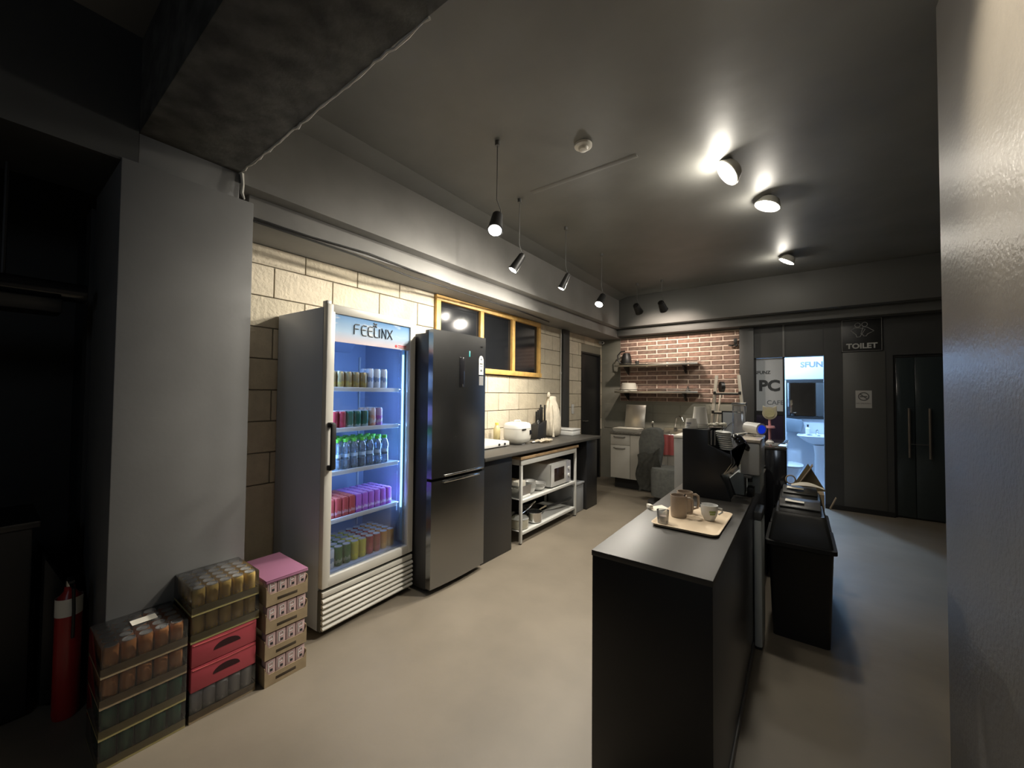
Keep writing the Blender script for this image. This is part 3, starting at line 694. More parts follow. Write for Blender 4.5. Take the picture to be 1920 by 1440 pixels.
# ================================================================ CRATES OF CANS (left front)
def case(name, x1, y0, z, w_, d_, h_, kind, trm, label, top=True, nx=5, ny=5, wrap=True, group='shrink wrapped cases of cans'):
    t = thing(name, label, 'case', (x1-d_/2, y0+w_/2, z), 0, group)
    part('card_tray', MB().box(x1-d_, x1, y0, y0+w_, z, z+.004, trm).box(x1-.003, x1, y0, y0+w_, z+.004, z+.036, trm).box(x1-d_, x1-d_+.003, y0, y0+w_, z+.004, z+.036, trm)
         .box(x1-d_+.003, x1-.003, y0, y0+.003, z+.004, z+.036, trm).box(x1-d_+.003, x1-.003, y0+w_-.003, y0+w_, z+.004, z+.036, trm), t, smooth=0)
    py = (w_-.012)/ny; px = (d_-.012)/nx; r_ = min(py, px)/2*.97; ch = h_-.008
    body, lid = can_proto(kind, round(ch, 4), round(r_, 4))
    for i in range(nx):
        for j in range(ny):
            if not top and i > 0 and j > 0: continue
            loc = (x1-.006-px*(i+.5), y0+.006+py*(j+.5), z+.0045)
            b = piece('can', body, t, loc); l = bpy.data.objects.new('can_lid', lid); COL.objects.link(l); l.parent = b; W[l] = W[b]
    if wrap:
        part('shrink_wrap', MB().box(x1-d_-.002, x1+.002, y0-.0015, y0+w_+.0015, z+.006, z+h_, WRAP, .006), t)
    return t
TH = .1135
sx1 = -2.105
for k, (kd, trm, lbl) in enumerate((('green', CARDY, 'green can case at the bottom of the leftmost stack'), ('green', CARDY, 'green can case second from the floor in the leftmost stack'),
                                    ('peachy', CARD, 'copper can case third from the floor in the leftmost stack'), ('peachy', CARD, 'copper can case on top of the leftmost stack'))):
    case('case_of_cans', sx1, .297, k*TH+.001, .258, .25, TH-.002, kd, trm, lbl, top=(k == 3))
part('sheet_label', MB().box(sx1-.16, sx1-.11, .40, .48, 4*TH+.0015, 4*TH+.0025, PAPER), COL.objects[-1] if 0 else [o for o in COL.objects if o.name.startswith('case_of_cans')][-1])
case('case_of_cans', sx1, .567, .001, .252, .255, TH+.012, 'silver', CARD, 'silver can case at the floor under the red cartons', top=False)
z = TH+.015
def red_case(z, lbl):
    t = thing('red_carton', lbl, 'carton', (sx1-.125, .69, z), 0, 'red carry cartons in the middle stack')
    part('carton_body', MB().box(sx1-.25, sx1+.002, .569, .818, z, z+.102, REDC, .004), t)
    pts = []
    for i in range(11):
        a = PI*i/10; pts.append((.70+.052*math.cos(a), z+.042+.030*math.sin(a)))
    part('handle_slot', MB().prism(pts, 'x', sx1-.01, sx1+.0035, mat('slot_dark', (.03, .004, .006), .8)), t)
    part('flap_fold', MB().tube([(sx1+.003, .575, z+.094), (sx1+.003, .70, z+.090), (sx1+.003, .812, z+.094)], .0022, mat('red_edge', (.5, .1, .1), .5), 5), t)
red_case(z, 'red carry carton above the silver can case'); z += .1045
red_case(z, 'upper red carry carton below the yellow can cases'); z += .1045
case('case_of_cans', sx1+.002, .565, z, .262, .262, TH, 'amber', CARDY, 'yellow can case resting on the upper red carton', top=False); z += TH+.002
case('case_of_cans', sx1+.004, .565, z, .258, .258, TH, 'amber', CARDY, 'yellow can case on top of the middle stack')
# right stack: kraft trays with pink cartons of drink
PK = mat('pink_wrap', (.30, .13, .21), .35)
PKB = band_mat('pink_pack', [(.50, .40, .34), (.54, .42, .38), (.48, .34, .33)], metal=0)
for k in range(4):
    z0 = .001+k*.1275; yk = .846+random.uniform(-.002, .002); X1 = -2.075
    nm = ('pink drink tray at the bottom of the right stack', 'pink drink tray second from the floor in the right stack', 'pink drink tray third from the floor in the right stack', 'pink wrapped drink tray on top of the right stack')[k]
    t = thing('tray_of_cartons', nm, 'case', (X1-.17, yk+.1, z0), 0, 'kraft trays of pink drinks in the right stack')
    part('card_tray', MB().prism([(yk, z0), (yk+.197, z0), (yk+.197, z0+.085), (yk+.182, z0+.055), (yk+.018, z0+.055), (yk, z0+.085)], 'x', X1-.003, X1, CARD)
         .box(X1-.33, X1-.004, yk, yk+.003, z0, z0+.09, CARD).box(X1-.33, X1-.004, yk+.194, yk+.197, z0, z0+.09, CARD).box(X1-.33, X1-.004, yk+.0035, yk+.1935, z0, z0+.003, CARD), t, smooth=0)
    part('hand_slot', MB().box(X1-.0025, X1+.0006, yk+.05, yk+.145, z0+.018, z0+.032, mat('slot_brown', (.05, .035, .02), .9), .0005), t)
    for j in range(4):
        for i in range(6):
            if k < 3 and i > 0: continue
            b = part('carton', MB().box(X1-.006-.052*(i+1)+.003, X1-.006-.052*i, yk+.006+j*.0465, yk+.0505+j*.0465, z0+.005, z0+.120, PKB, .004), t)
            if i == 0:
                yy = yk+.028+j*.0465
                part('print', MB().tube([(X1-.0058, yy-.010, z0+.066), (X1-.0058, yy-.010, z0+.105), (X1-.0058, yy+.008, z0+.108), (X1-.0058, yy+.010, z0+.092), (X1-.0058, yy-.006, z0+.088)], .0022, WHITE, 5)
                     .box(X1-.006, X1-.005, yy-.002, yy+.010, z0+.064, z0+.076, INK), b)
    if k == 3:
        part('wrap', MB().box(X1-.332, X1-.002, yk-.001, yk+.198, z0+.118, z0+.1235, PK, .002).box(X1-.333, X1-.0, yk-.001, yk+.198, z0+.108, z0+.1175, PK, .002), t)

# fire extinguisher in the dark bay and surroundings
t = thing('fire_extinguisher', 'red fire extinguisher with white label in the dark corner left of the pillar', 'fire extinguisher', (-2.60, .262, 0))
RX_ = mat('extinguisher_red', (.35, .02, .02), .3)
part('cylinder', MB().lathe([(0, .001), (.038, .001), (.042, .02), (.042, .48), (.036, .515), (.018, .54), (.016, .56), (0, .56)], (-2.60, .262, 0), RX_, 24), t)
part('label', MB().cyl((-2.60, .262, .44), (-2.60, .262, .515), .0426, PAPER, n=24, cap=False), t)
part('valve', MB().cyl((-2.60, .262, .56), (-2.60, .262, .585), .014, CHROME).box(-2.61, -2.54, .252, .272, .585, .597, BLACK2, .003), t)
part('hose', MB().tube([(-2.585, .262, .575), (-2.545, .268, .56), (-2.535, .27, .47), (-2.545, .27, .35)], .006, BLACK2), t)
t = thing('low_cabinet', 'low black cabinet in the dark bay at the left edge', 'cabinet', (-2.85, -.45, 0))
part('body', MB().box(-3.1, -2.70, -1.1, .16, .02, .82, BLACK2, .01), t)
part('top', MB().box(-3.12, -2.68, -1.12, .18, .8205, .85, BLACK, .006), t)
part('side_flap', MB().prism([(.19, .70), (.285, .48), (.30, .02), (.19, .02)], 'x', -3.0, -2.70, BLACK2, .02), t)
t = thing('overhead_rail', 'shiny black horizontal pipe housing high in the dark bay', 'pipe', (-2.80, -.5, 1.84))
part('pipe', MB().cyl((-2.80, -1.4, 1.885), (-2.80, .30, 1.885), .045, BLKG, n=24), t)
part('housing', MB().box(-2.90, -2.73, -1.4, .22, 1.775, 1.838, BLACK2, .006), t)
part('hanger', MB().cyl((-2.80, .05, 1.93), (-2.80, .05, 2.42), .008, BLACK2, n=8), t)

# ================================================================ LEFT COUNTER
CZ = .89; CF = -2.095
t = thing('kitchen_counter', 'long black counter along the block wall', 'counter', (-2.45, 3.65, 0))
part('worktop', MB().box(XW+.003, CF, 2.49, 4.83, CZ-.032, CZ, TOPL, .003), t)
part('panel', MB().box(XW+.003, CF-.045, 2.50, 2.925, 0.001, CZ-.0325, BLACK, .002), t)
part('panel', MB().box(XW+.003, CF-.045, 4.49, 4.80, 0.001, CZ-.0325, BLACK, .002), t)
part('back_board', MB().box(XW+.003, XW+.02, 2.926, 4.489, .001, CZ-.0325, BLACK), t)
# service cart
t = thing('metal_cart', 'white metal shelf unit with wood top under the counter', 'shelf unit', (-2.36, 3.64, 0))
cx0, cx1, cy0, cy1 = -2.56, -2.13, 3.06, 4.20
WM = mat('white_metal', (.60, .60, .57), .4)
part('wooden_top', MB().box(cx0-.01, cx1+.012, cy0-.02, cy1+.03, .80, .828, WOOD2, .003), t)
for xx in (cx0+.012, cx1-.012):
    for yy in (cy0+.014, cy1-.014):
        l = part('leg', MB().box(xx-.012, xx+.012, yy-.014, yy+.014, .012, .742, WM, .002), t)
        part('foot', MB().cyl((xx, yy, .0005), (xx, yy, .0115), .012, BLACK2, n=12), l)
part('top_frame', MB().box(cx1-.024, cx1, cy0, cy1, .743, .799, WM, .002).box(cx0, cx0+.024, cy0, cy1, .743, .799, WM, .002).box(cx0+.025, cx1-.025, cy0, cy0+.028, .743, .799, WM, .002).box(cx0+.025, cx1-.025, cy1-.028, cy1, .743, .799, WM, .002), t)
for zz in (.405, .105):
    part('shelf', MB().box(cx0+.026, cx1-.026, cy0+.03, cy1-.03, zz, zz+.004, WM).box(cx1-.0255, cx1-.004, cy0+.03, cy1-.03, zz-.022, zz+.006, WM, .002).box(cx0+.004, cx0+.0255, cy0+.03, cy1-.03, zz-.022, zz+.006, WM, .002), t)
# microwave
mz = .413
t = thing('microwave', 'white microwave oven on the middle shelf of the cart', 'microwave', (-2.36, 3.88, mz))
part('body', MB().box(-2.54, -2.17, 3.655, 4.095, mz+.01, mz+.255, WHITE, .008), t)
dd = part('door', MB().box(-2.1695, -2.150, 3.657, 3.985, mz+.012, mz+.253, WHITE, .005), t)
part('window', MB().box(-2.1495, -2.147, 3.715, 3.935, mz+.065, mz+.205, mat('oven_window', (.03, .018, .015), .15), .001), dd)
cp_ = part('control_panel', MB().box(-2.1695, -2.150, 3.988, 4.093, mz+.012, mz+.253, mat('microwave_panel', (.50, .51, .56), .3), .004), t)
part('dial', MB().cyl((-2.1495, 4.04, mz+.17), (-2.138, 4.04, mz+.17), .02, WHITE), cp_); part('dial', MB().cyl((-2.1495, 4.04, mz+.09), (-2.138, 4.04, mz+.09), .02, WHITE), cp_)
for yy in (3.70, 4.05): part('foot', MB().cyl((-2.2, yy, mz), (-2.2, yy, mz+.0095), .012, BLACK2, n=10), t)
# tub and bowls on the middle shelf
t = thing('plastic_tub', 'clear plastic tub at the near end of the middle cart shelf', 'tub', (-2.25, 3.19, .413))
def tub(x0, x1, y0, y1, z0, z1, m, th=.004, fl_=.01):
    mb = MB(); mb.box(x0+fl_, x1-fl_, y0+fl_, y1-fl_, z0, z0+th, m)
    for a, b in (((x0, y0), (x1, y0)), ((x1, y0), (x1, y1)), ((x1, y1), (x0, y1)), ((x0, y1), (x0, y0))):
        cx, cy = (x0+x1)/2, (y0+y1)/2
        def inn(p, k): return (p[0]+(fl_ if p[0] < cx else -fl_)*k, p[1]+(fl_ if p[1] < cy else -fl_)*k)
        def off(p, e): return (p[0]+(e if p[0] < cx else -e), p[1]+(e if p[1] < cy else -e))
        A0, B0, A1, B1 = inn(a, 1), inn(b, 1), a, b
        v = [(*A0, z0), (*B0, z0), (*B1, z1), (*A1, z1)]; u = [(*off(A0, th), z0), (*off(B0, th), z0), (*off(B1, th), z1), (*off(A1, th), z1)]
        V = [mb.bm.verts.new(p) for p in v]; U = [mb.bm.verts.new(p) for p in u]
        i = mb.mi(m)
        for f in ((V[0], V[1], V[2], V[3]), (U[3], U[2], U[1], U[0]), (V[3], V[2], U[2], U[3])): mb.bm.faces.new(f).material_index = i
    return mb
part('tub_body', tub(-2.50, -2.165, 3.105, 3.29, .4135, .53, PLASTIC), t)
part('tub_rim', MB().box(-2.505, -2.16, 3.10, 3.105, .525, .535, PLASTIC).box(-2.505, -2.16, 3.29, 3.295, .525, .535, PLASTIC), t)
single('paper_towel_stack', MB().box(-2.46, -2.20, 3.125, 3.27, .419, .50, PAPER, .006).box(-2.45, -2.21, 3.13, 3.26, .501, .565, PAPER, .008), 'white stack of paper towels in the plastic tub on the cart', 'paper towels')
def bowl(x, y, z, r, h, m, label, n=1, name='bowl_stack', cat='bowls'):
    t = thing(name, label, cat, (x, y, z))
    for k in range(n):
        part('bowl', MB().lathe([(0, 0), (r*.45, 0), (r*.8, h*.4), (r, h), (r*.96, h), (r*.76, h*.45), (r*.4, .006), (0, .006)], (x, y, z+k*.016), m, 24), t)
    return t
bowl(-2.25, 3.375, .4135, .072, .06, WHITE, 'stack of white bowls beside the plastic tub on the cart', 5)
bowl(-2.24, 3.535, .4135, .078, .045, WHITE, 'low stack of white dishes beside the microwave on the cart', 3)
# lower shelf: pots
t = thing('glass_pot', 'small pot with glass lid at the near end of the lower cart shelf', 'pot', (-2.24, 3.17, .1135))
part('pot_body', MB().lathe([(0, 0), (.085, 0), (.092, .01), (.092, .085), (.096, .09), (.089, .088), (.086, .01), (0, .008)], (-2.24, 3.19, .1135), mat('enamel_cream', (.5, .48, .38), .3), 28), t)
part('lid', MB().lathe([(.094, .092), (.07, .112), (.03, .122), (0, .124)], (-2.24, 3.19, .1135), PLASTIC, 28).cyl((-2.24, 3.19, .238), (-2.24, 3.19, .258), .012, BLACK2), t)
t = thing('steel_saucepan', 'shiny steel saucepan on the lower cart shelf', 'saucepan', (-2.22, 3.42, .1135))
part('pan_body', MB().lathe([(0, 0), (.07, 0), (.078, .01), (.078, .10), (.082, .104), (.075, .102), (.073, .01), (0, .008)], (-2.22, 3.43, .1135), CHROME, 28), t)
part('handle', MB().tube([(-2.22, 3.508, .205), (-2.22, 3.58, .215), (-2.22, 3.66, .22)], [.008, .007, .01], mat('handle_tan', (.3, .24, .17), .5)), t)
t = thing('frying_pan', 'black frying pan with long handle on the lower cart shelf', 'frying pan', (-2.36, 3.62, .1135))
part('pan_body', MB().lathe([(0, 0), (.11, 0), (.14, .05), (.143, .05), (.112, .006), (0, .006)], (-2.40, 3.70, .1135), BLKG, 32), t)
part('handle', MB().tube([(-2.30, 3.80, .165), (-2.22, 3.93, .19), (-2.17, 4.06, .215), (-2.165, 4.13, .22)], [.012, .014, .018, .012], BLACK2), t)
t = thing('frying_pan', 'steel pan behind the shiny saucepan on the lower cart shelf', 'frying pan', (-2.42, 3.54, .165))
part('pan_body', MB().lathe([(0, 0), (.085, 0), (.105, .045), (.108, .045), (.087, .005), (0, .005)], (-2.44, 3.36, .114), STEEL, 28), t)
part('handle', MB().tube([(-2.38, 3.44, .158), (-2.34, 3.48, .20), (-2.31, 3.52, .25), (-2.29, 3.56, .28)], [.007, .008, .01, .007], CHROME), t)
# grey bin right of cart
t = thing('grey_storage_bin', 'grey plastic storage box standing between cart and black panel', 'storage box', (-2.33, 4.35, 0))
GB = mat('grey_box_plastic', (.28, .29, .30), .35)
part('box_body', MB().box(-2.55, -2.17, 4.235, 4.475, .001, .33, GB, .012), t)
part('box_lid', MB().box(-2.56, -2.16, 4.228, 4.482, .331, .355, GB, .006), t)

# ---- things on the counter
t = thing('induction_hob', 'flat white appliance on the counter next to the fridge', 'hob', (-2.56, 3.03, CZ))
part('body', MB().box(-2.74, -2.40, 2.76, 3.235, CZ+.008, CZ+.052, WHITE, .008), t)
part('glass_top', MB().box(-2.73, -2.41, 2.77, 3.225, CZ+.0525, CZ+.056, WHITE, .001), t)
part('button', MB().cyl((-2.3995, 3.06, CZ+.03), (-2.392, 3.06, CZ+.03), .012, BLACK2, n=12), t); part('button', MB().cyl((-2.3995, 3.15, CZ+.03), (-2.392, 3.15, CZ+.03), .012, BLACK2, n=12), t)
for yy in (2.8, 3.2): part('foot', MB().cyl((-2.43, yy, CZ+.0003), (-2.43, yy, CZ+.0075), .014, BLACK2, n=10), t)
rx, ry = -2.45, 3.44
t = thing('rice_cooker', 'round white rice cooker on the counter', 'rice cooker', (rx, ry, CZ))
S = Matrix.Identity(4)
def sqr(prof, m, cx, cy, cz, n=32, e=.62, sx=1, sy=1):
    mb = MB(); rings = []
    for r_, z_ in prof:
        rings.append([mb.bm.verts.new((cx+sx*r_*math.copysign(abs(math.cos(2*PI*k/n))**e, math.cos(2*PI*k/n)), cy+sy*r_*math.copysign(abs(math.sin(2*PI*k/n))**e, math.sin(2*PI*k/n)), cz+z_)) for k in range(n)])
    i = mb.mi(m)
    for a, b in zip(rings, rings[1:]):
        for k in range(n): mb.bm.faces.new((a[k], b[k], b[(k+1) % n], a[(k+1) % n])).material_index = i
    mb.bm.faces.new(rings[0]).material_index = i; mb.bm.faces.new(rings[-1]).material_index = i
    return mb
part('body', sqr([(.10, .012), (.125, .03), (.138, .07), (.140, .165)], WHITEC, rx, ry, CZ, sx=.9), t, smooth=50)
lid_ = part('lid', sqr([(.140, .168), (.138, .20), (.125, .222), (.09, .232), (.04, .235)], WHITE, rx, ry, CZ, sx=.9), t, smooth=50)
part('handle', MB().tube([(rx, ry-.06, CZ+.236), (rx, ry-.04, CZ+.25), (rx, ry+.04, CZ+.25), (rx, ry+.06, CZ+.236)], .008, WHITE), lid_)
part('display', MB().box(rx+.118, rx+.128, ry+.05, ry+.095, CZ+.10, CZ+.15, BLKG, .002), t)
part('lid_button', MB().box(rx+.12, rx+.131, ry-.085, ry-.02, CZ+.155, CZ+.17, BLACK2, .003), t)
part('base_ring', MB().cyl((rx, ry, CZ+.0004), (rx, ry, CZ+.0115), .09, mat('cooker_grey', (.3, .3, .3), .4), n=24), t)
t = thing('sauce_bottle', 'yellowish bottle with yellow cap behind the rice cooker', 'bottle', (-2.70, 3.36, CZ))
part('bottle_body', MB().lathe([(0, .001), (.036, .001), (.038, .01), (.038, .15), (.02, .18), (.016, .19)], (-2.70, 3.40, CZ), mat('oil_yellow', (.55, .47, .25), .3), 20), t)
part('cap', MB().cyl((-2.70, 3.40, CZ+.191), (-2.70, 3.40, CZ+.215), .02, mat('cap_yellow', (.75, .6, .12), .4)), t)
t = thing('knife_block', 'black knife block full of black handled knives', 'knife block', (-2.50, 3.99, CZ))
part('block', MB().prism([(3.87, CZ+.0005), (4.07, CZ+.0005), (4.085, CZ+.22), (3.90, CZ+.175)], 'x', -2.58, -2.47, BLACK, .006), t)
for i, (yy, hh, xx) in enumerate(((3.925, .08, -2.50), (3.950, .17, -2.49), (3.975, .15, -2.53), (4.0, .18, -2.49), (4.035, .20, -2.53), (4.065, .19, -2.49), (3.985, .13, -2.56), (4.06, .15, -2.56))):
    zb0 = CZ+.175+(yy-3.90)*.243
    part('knife_handle', MB().box(xx-.008, xx+.008, yy-.009, yy+.009, zb0+.001, zb0+hh, BLACK2, .003), t)
part('scissor_handle', MB().tube([(-2.49, 3.915+.016*math.cos(a), CZ+.205+.02*math.sin(a)) for a in [2*PI*k/14 for k in range(14)]], .004, mat('scissor_grey', (.2, .2, .2), .4), 6, True), t)
# crumpled bag
t = thing('plastic_bag', 'tall crumpled cream plastic bag beside the knife block', 'bag', (-2.60, 4.32, CZ))
bg = MB(); prof = [(.06, .0), (.095, .03), (.105, .12), (.10, .22), (.085, .32), (.07, .40), (.05, .46), (.045, .50), (.025, .51)]
n = 36; rings = []
for r_, z_ in prof:
    rings.append([bg.bm.verts.new((-2.56+r_*1.1*math.cos(2*PI*k/n)*(1+.09*math.sin(k*1.7+z_*19)+.06*random.uniform(-1, 1)), 4.34+r_*1.45*math.sin(2*PI*k/n)*(1+.07*math.sin(k*2.3+z_*25)+.04*random.uniform(-1, 1)), CZ+.001+z_+(.012*math.sin(k*1.3) if .05 < z_ < .5 else 0))) for k in range(n)])
bi = bg.mi(CLOTH)
for a, b in zip(rings, rings[1:]):
    for k in range(n): bg.bm.faces.new((a[k], b[k], b[(k+1) % n], a[(k+1) % n])).material_index = bi
bg.bm.faces.new(rings[0]).material_index = bi; bg.bm.faces.new(rings[-1]).material_index = bi
part('bag_body', bg, t, smooth=60)
part('bag_knot', MB().ball((-2.56, 4.26, CZ+.53), (.02, .03, .035), CLOTH, 12, noise=.02), t)
part('bag_strap', MB().tube([(-2.46, 4.20, CZ+.40), (-2.44, 4.19, CZ+.28), (-2.455, 4.20, CZ+.14), (-2.44, 4.19, CZ+.012)], [.010, .007, .009, .014], CLOTH, 8), t)
t = thing('foam_box', 'white foam box at the far end of the counter', 'box', (-2.52, 4.66, CZ))
part('box_body', MB().box(-2.66, -2.37, 4.56, 4.78, CZ+.0005, CZ+.062, WHITE, .008), t); part('lid', MB().box(-2.665, -2.365, 4.555, 4.785, CZ+.0625, CZ+.085, WHITE, .008), t)
t = thing('folded_cloth', 'crumpled cream cloth lying on the counter edge', 'cloth', (-2.28, 3.76, CZ))
def cl(u, v):
    x = -2.38+.13*u+.03*math.sin(v*5); y = 3.62+.30*v
    return (x+.015*v, y, CZ+.012+.014*abs(math.sin(u*7+v*3))*(1-.5*v)+.012*math.sin(v*9)**2)
part('cloth', MB().grid(cl, 14, 18, CLOTH, .006), t, smooth=60)
part('foil_end', MB().ball((-2.35, 3.60, CZ+.014), (.03, .035, .012), ALU, 12, noise=.012), t)

# ================================================================ FAR KITCHEN
# sink counter
SX = -1.12
t = thing('sink_unit', 'white low kitchen cabinet unit with steel sink below the brick wall', 'cabinet', (-1.9, 6.1, 0))
UW = mat('cabinet_white', (.50, .48, .43), .45)
part('cabinet', MB().box(-2.365, SX, 5.82, 6.48, .16, .825, UW, .003), t)
part('plinth', MB().box(-2.33, SX-.03, 5.90, 6.45, .001, .1595, BLACK2), t)
d_ = part('drawer', MB().box(-2.36, -2.06, 5.80, 5.8195, .665, .818, UW, .003), t)
part('handle', MB().tube([(-2.31, 5.797, .79), (-2.27, 5.775, .785), (-2.17, 5.775, .785), (-2.13, 5.797, .79)], .009, mat('pull_grey', (.18, .17, .15), .4), 8), d_)
d_ = part('door', MB().box(-2.36, -2.06, 5.80, 5.8195, .165, .660, UW, .003), t)
part('handle', MB().tube([(-2.31, 5.797, .62), (-2.27, 5.775, .615), (-2.17, 5.775, .615), (-2.13, 5.797, .62)], .009, mat('pull_grey', (.18, .17, .15), .4), 8), d_)
part('door', MB().box(-2.055, -1.52, 5.80, 5.8195, .165, .818, UW, .003), t)
part('door', MB().box(-1.515, SX-.005, 5.80, 5.8195, .165, .818, UW, .003), t)
part('worktop', MB().box(-2.375, -1.72, 5.79, 6.485, .8255, .86, mat('speckled_top', (.16, .15, .13), .35, noise=.4, nscale=60), .003), t)
sk = part('sink', MB().box(-1.719, SX, 5.79, 5.86, .8255, .875, ALU, .004).box(-1.719, SX, 6.38, 6.485, .8255, .92, ALU, .004).box(-1.719, -1.64, 5.861, 6.379, .8255, .87, ALU, .003).box(SX-.07, SX, 5.861, 6.379, .8255, .87, ALU, .003).box(-1.639, SX-.071, 5.861, 6.379, .827, .835, ALU), t)
part('faucet', MB().cyl((-1.55, 6.36, .875), (-1.55, 6.36, .93), .022, CHROME).tube([(-1.55, 6.35, .93), (-1.53, 6.3, 1.0), (-1.50, 6.22, 1.09), (-1.44, 6.12, 1.12), (-1.38, 6.05, 1.10), (-1.36, 6.03, 1.05)], .011, CHROME, 10), sk)
t = thing('red_towel', 'pink red towel hanging from the front of the sink', 'towel', (-1.5, 5.78, .55))
part('towel', MB().grid(lambda u, v: (-1.60+.17*u, 5.775+.006*math.sin(u*14), .865-.28*v), 16, 4, PINK, .005), t)
part('hanger_bar', MB().tube([(-1.62, 5.785, .868), (-1.40, 5.785, .868)], .005, CHROME, 6), t)
t = thing('dish_brush', 'small metal caddy with a brush head on the sink edge', 'caddy', (-1.93, 6.15, .86))
part('caddy', MB().cyl((-1.80, 6.05, .8605), (-1.80, 6.05, .92), .025, WHITEC), t); part('brush', MB().cyl((-1.80, 6.05, .9205), (-1.80, 6.05, 1.0), .012, CHROME).ball((-1.80, 6.05, 1.015), (.024, .024, .022), ALU), t)
single('dark_sponge', MB().ball((-1.66, 6.0, .895), (.035, .03, .022), BLACK2, 12), 'dark round sponge on the sink edge', 'sponge')
# steel drainer panel and tray
t = thing('steel_tray', 'shiny steel sheet pan leaning upright on the far cabinet', 'tray', (-2.11, 6.25, .93))
tm = T3((-2.13, 6.20, .915)) @ RX(-14)
part('sheet', MB().box(-.155, .155, -.004, .004, 0, .36, ALU, .003, M=tm), t); part('rim', MB().tube([tm @ Vector(p) for p in ((-.155, 0, 0), (.155, 0, 0), (.155, 0, .36), (-.155, 0, .36))], .007, ALU, 6, True), t)
t = thing('white_tray', 'shallow white tray on the far cabinet in front of the steel pan', 'tray', (-2.2, 6.0, .861))
part('tray', tub(-2.37, -1.97, 5.88, 6.17, .861, .905, WHITEC, .005, .02), t); part('tray_cover', MB().box(-2.36, -1.98, 5.89, 6.16, .9055, .912, PAPER, .002), t)
# wall shelves
def wshelf(z, x0, x1, label):
    t = thing('wall_shelf', label, 'shelf', ((x0+x1)/2, 6.35, z), 0, 'steel wall shelves on the brick wall')
    part('plate', MB().box(x0, x1, 6.21, 6.47, z-.006, z, STEEL).box(x0, x1, 6.20, 6.209, z-.022, z+.010, ALU, .001), t)
    part('rail', MB().tube([(x0, 6.205, z+.030), (x1, 6.205, z+.030)], .005, CHROME, 6).tube([(x0, 6.46, z+.05), (x1, 6.46, z+.05)], .005, CHROME, 6), t)
    for xx in (x0+.14, x1-.22):
        part('bracket', MB().prism([(6.22, z-.0065), (6.475, z-.0065), (6.475, z-.14)], 'x', xx-.01, xx+.01, BLACK2), t)
wshelf(1.905, -2.46, -1.20, 'upper steel wall shelf on the brick wall'); wshelf(1.48, -2.46, -1.20, 'lower steel wall shelf holding a pale tub')
t = thing('black_pot', 'black kettle with loop handle on the upper wall shelf', 'kettle', (-2.34, 6.34, 1.906))
part('pot_body', MB().lathe([(0, .001), (.07, .001), (.085, .06), (.075, .15), (.05, .21), (0, .215)], (-2.31, 6.34, 1.906), BLACK2, 20), t)
part('handle', MB().tube([(-2.38, 6.32, 1.94), (-2.44, 6.30, 1.99), (-2.445, 6.30, 2.08), (-2.40, 6.32, 2.14), (-2.33, 6.33, 2.15)], .011, BLACK2, 8), t)
single('dark_cup', MB().lathe([(0, 0), (.028, 0), (.034, .07), (.030, .07), (.026, .005), (0, .005)], (-2.13, 6.33, 1.906), BLACK2, 16), 'small dark cup on the upper wall shelf', 'cup')
single('upright_pin', MB().cyl((-1.39, 6.34, 1.906), (-1.39, 6.34, 1.99), .006, BLACK2, n=8), 'thin black rod standing on the upper wall shelf', 'rod')
t = thing('pale_tub', 'pale plastic tub upside down on the lower wall shelf', 'tub', (-2.27, 6.34, 1.481))
part('tub_body', MB().lathe([(0, .14), (.10, .14), (.115, .13), (.135, .012), (.14, .001), (.130, .001)], (-2.27, 6.335, 1.4815), mat('pale_tub_white', (.55, .53, .46), .5), 28), t)
single('small_funnel', MB().lathe([(.04, 0), (.045, .004), (.012, .05), (.008, .085), (.004, .085)], (-1.36, 6.33, 1.482), BLACK2, 16), 'small dark funnel on the lower wall shelf', 'funnel')
# wall valve at right of bricks
single('wall_tap', MB().cyl((-.74, 6.487, 2.16), (-.74, 6.42, 2.16), .022, BLACK2).tube([(-.74, 6.43, 2.16), (-.78, 6.42, 2.15), (-.83, 6.42, 2.155)], .014, CHROME).box(-.76, -.72, 6.40, 6.44, 2.18, 2.25, BLACK2, .004), 'black and chrome fitting on the bricks near the black column', 'tap')
# step ladder
t = thing('step_ladder', 'pale aluminium step ladder against the black column', 'ladder', (-.80, 5.95, 0))
LA = mat('ladder_cream', (.55, .50, .42), .4)
for s, xt, xb in ((-1, -.905, -1.06), (1, -.645, -.50)):
    part('rail', MB().prism([(xt-.018, 1.70), (xt+.018, 1.70), (xb+.018, .01), (xb-.018, .01)], 'y', 5.88, 5.93, LA, .002), t)
    part('rear_leg', MB().prism([(xt-.010, 1.45), (xt+.010, 1.45), (xb+.010, .01), (xb-.010, .01)], 'y', 6.20, 6.23, LA, .002), t)
for i, zz in enumerate((1.47, 1.215, .96, .70, .44, .18)):
    dx = (1.70-zz)/1.69*.15
    part('step', MB().box(-.905-dx+.013, -.645+dx-.013, 5.85, 5.98 if i else 6.10, zz-.02, zz, LA, .003).box(-.905-dx-.012, -.905-dx+.02, 5.838, 5.8495, zz-.03, zz+.012, BLACK2, .001).box(-.645+dx-.02, -.645+dx+.012, 5.838, 5.8495, zz-.03, zz+.012, BLACK2, .001).box(-.905-dx+.021, -.645+dx-.021, 5.838, 5.8495, zz-.034, zz-.012, BLACK2, .001), t)
t = thing('round_lid', 'dark round lid standing on the top step of the ladder', 'lid', (-.88, 5.95, 1.471))
part('lid', MB().cyl((-.87, 5.93, 1.545), (-.83, 5.95, 1.545), .07, BLACK2, n=24), t); part('knob', MB().ball((-.82, 5.955, 1.545), (.014, .014, .014), BLACK2, 10), t)
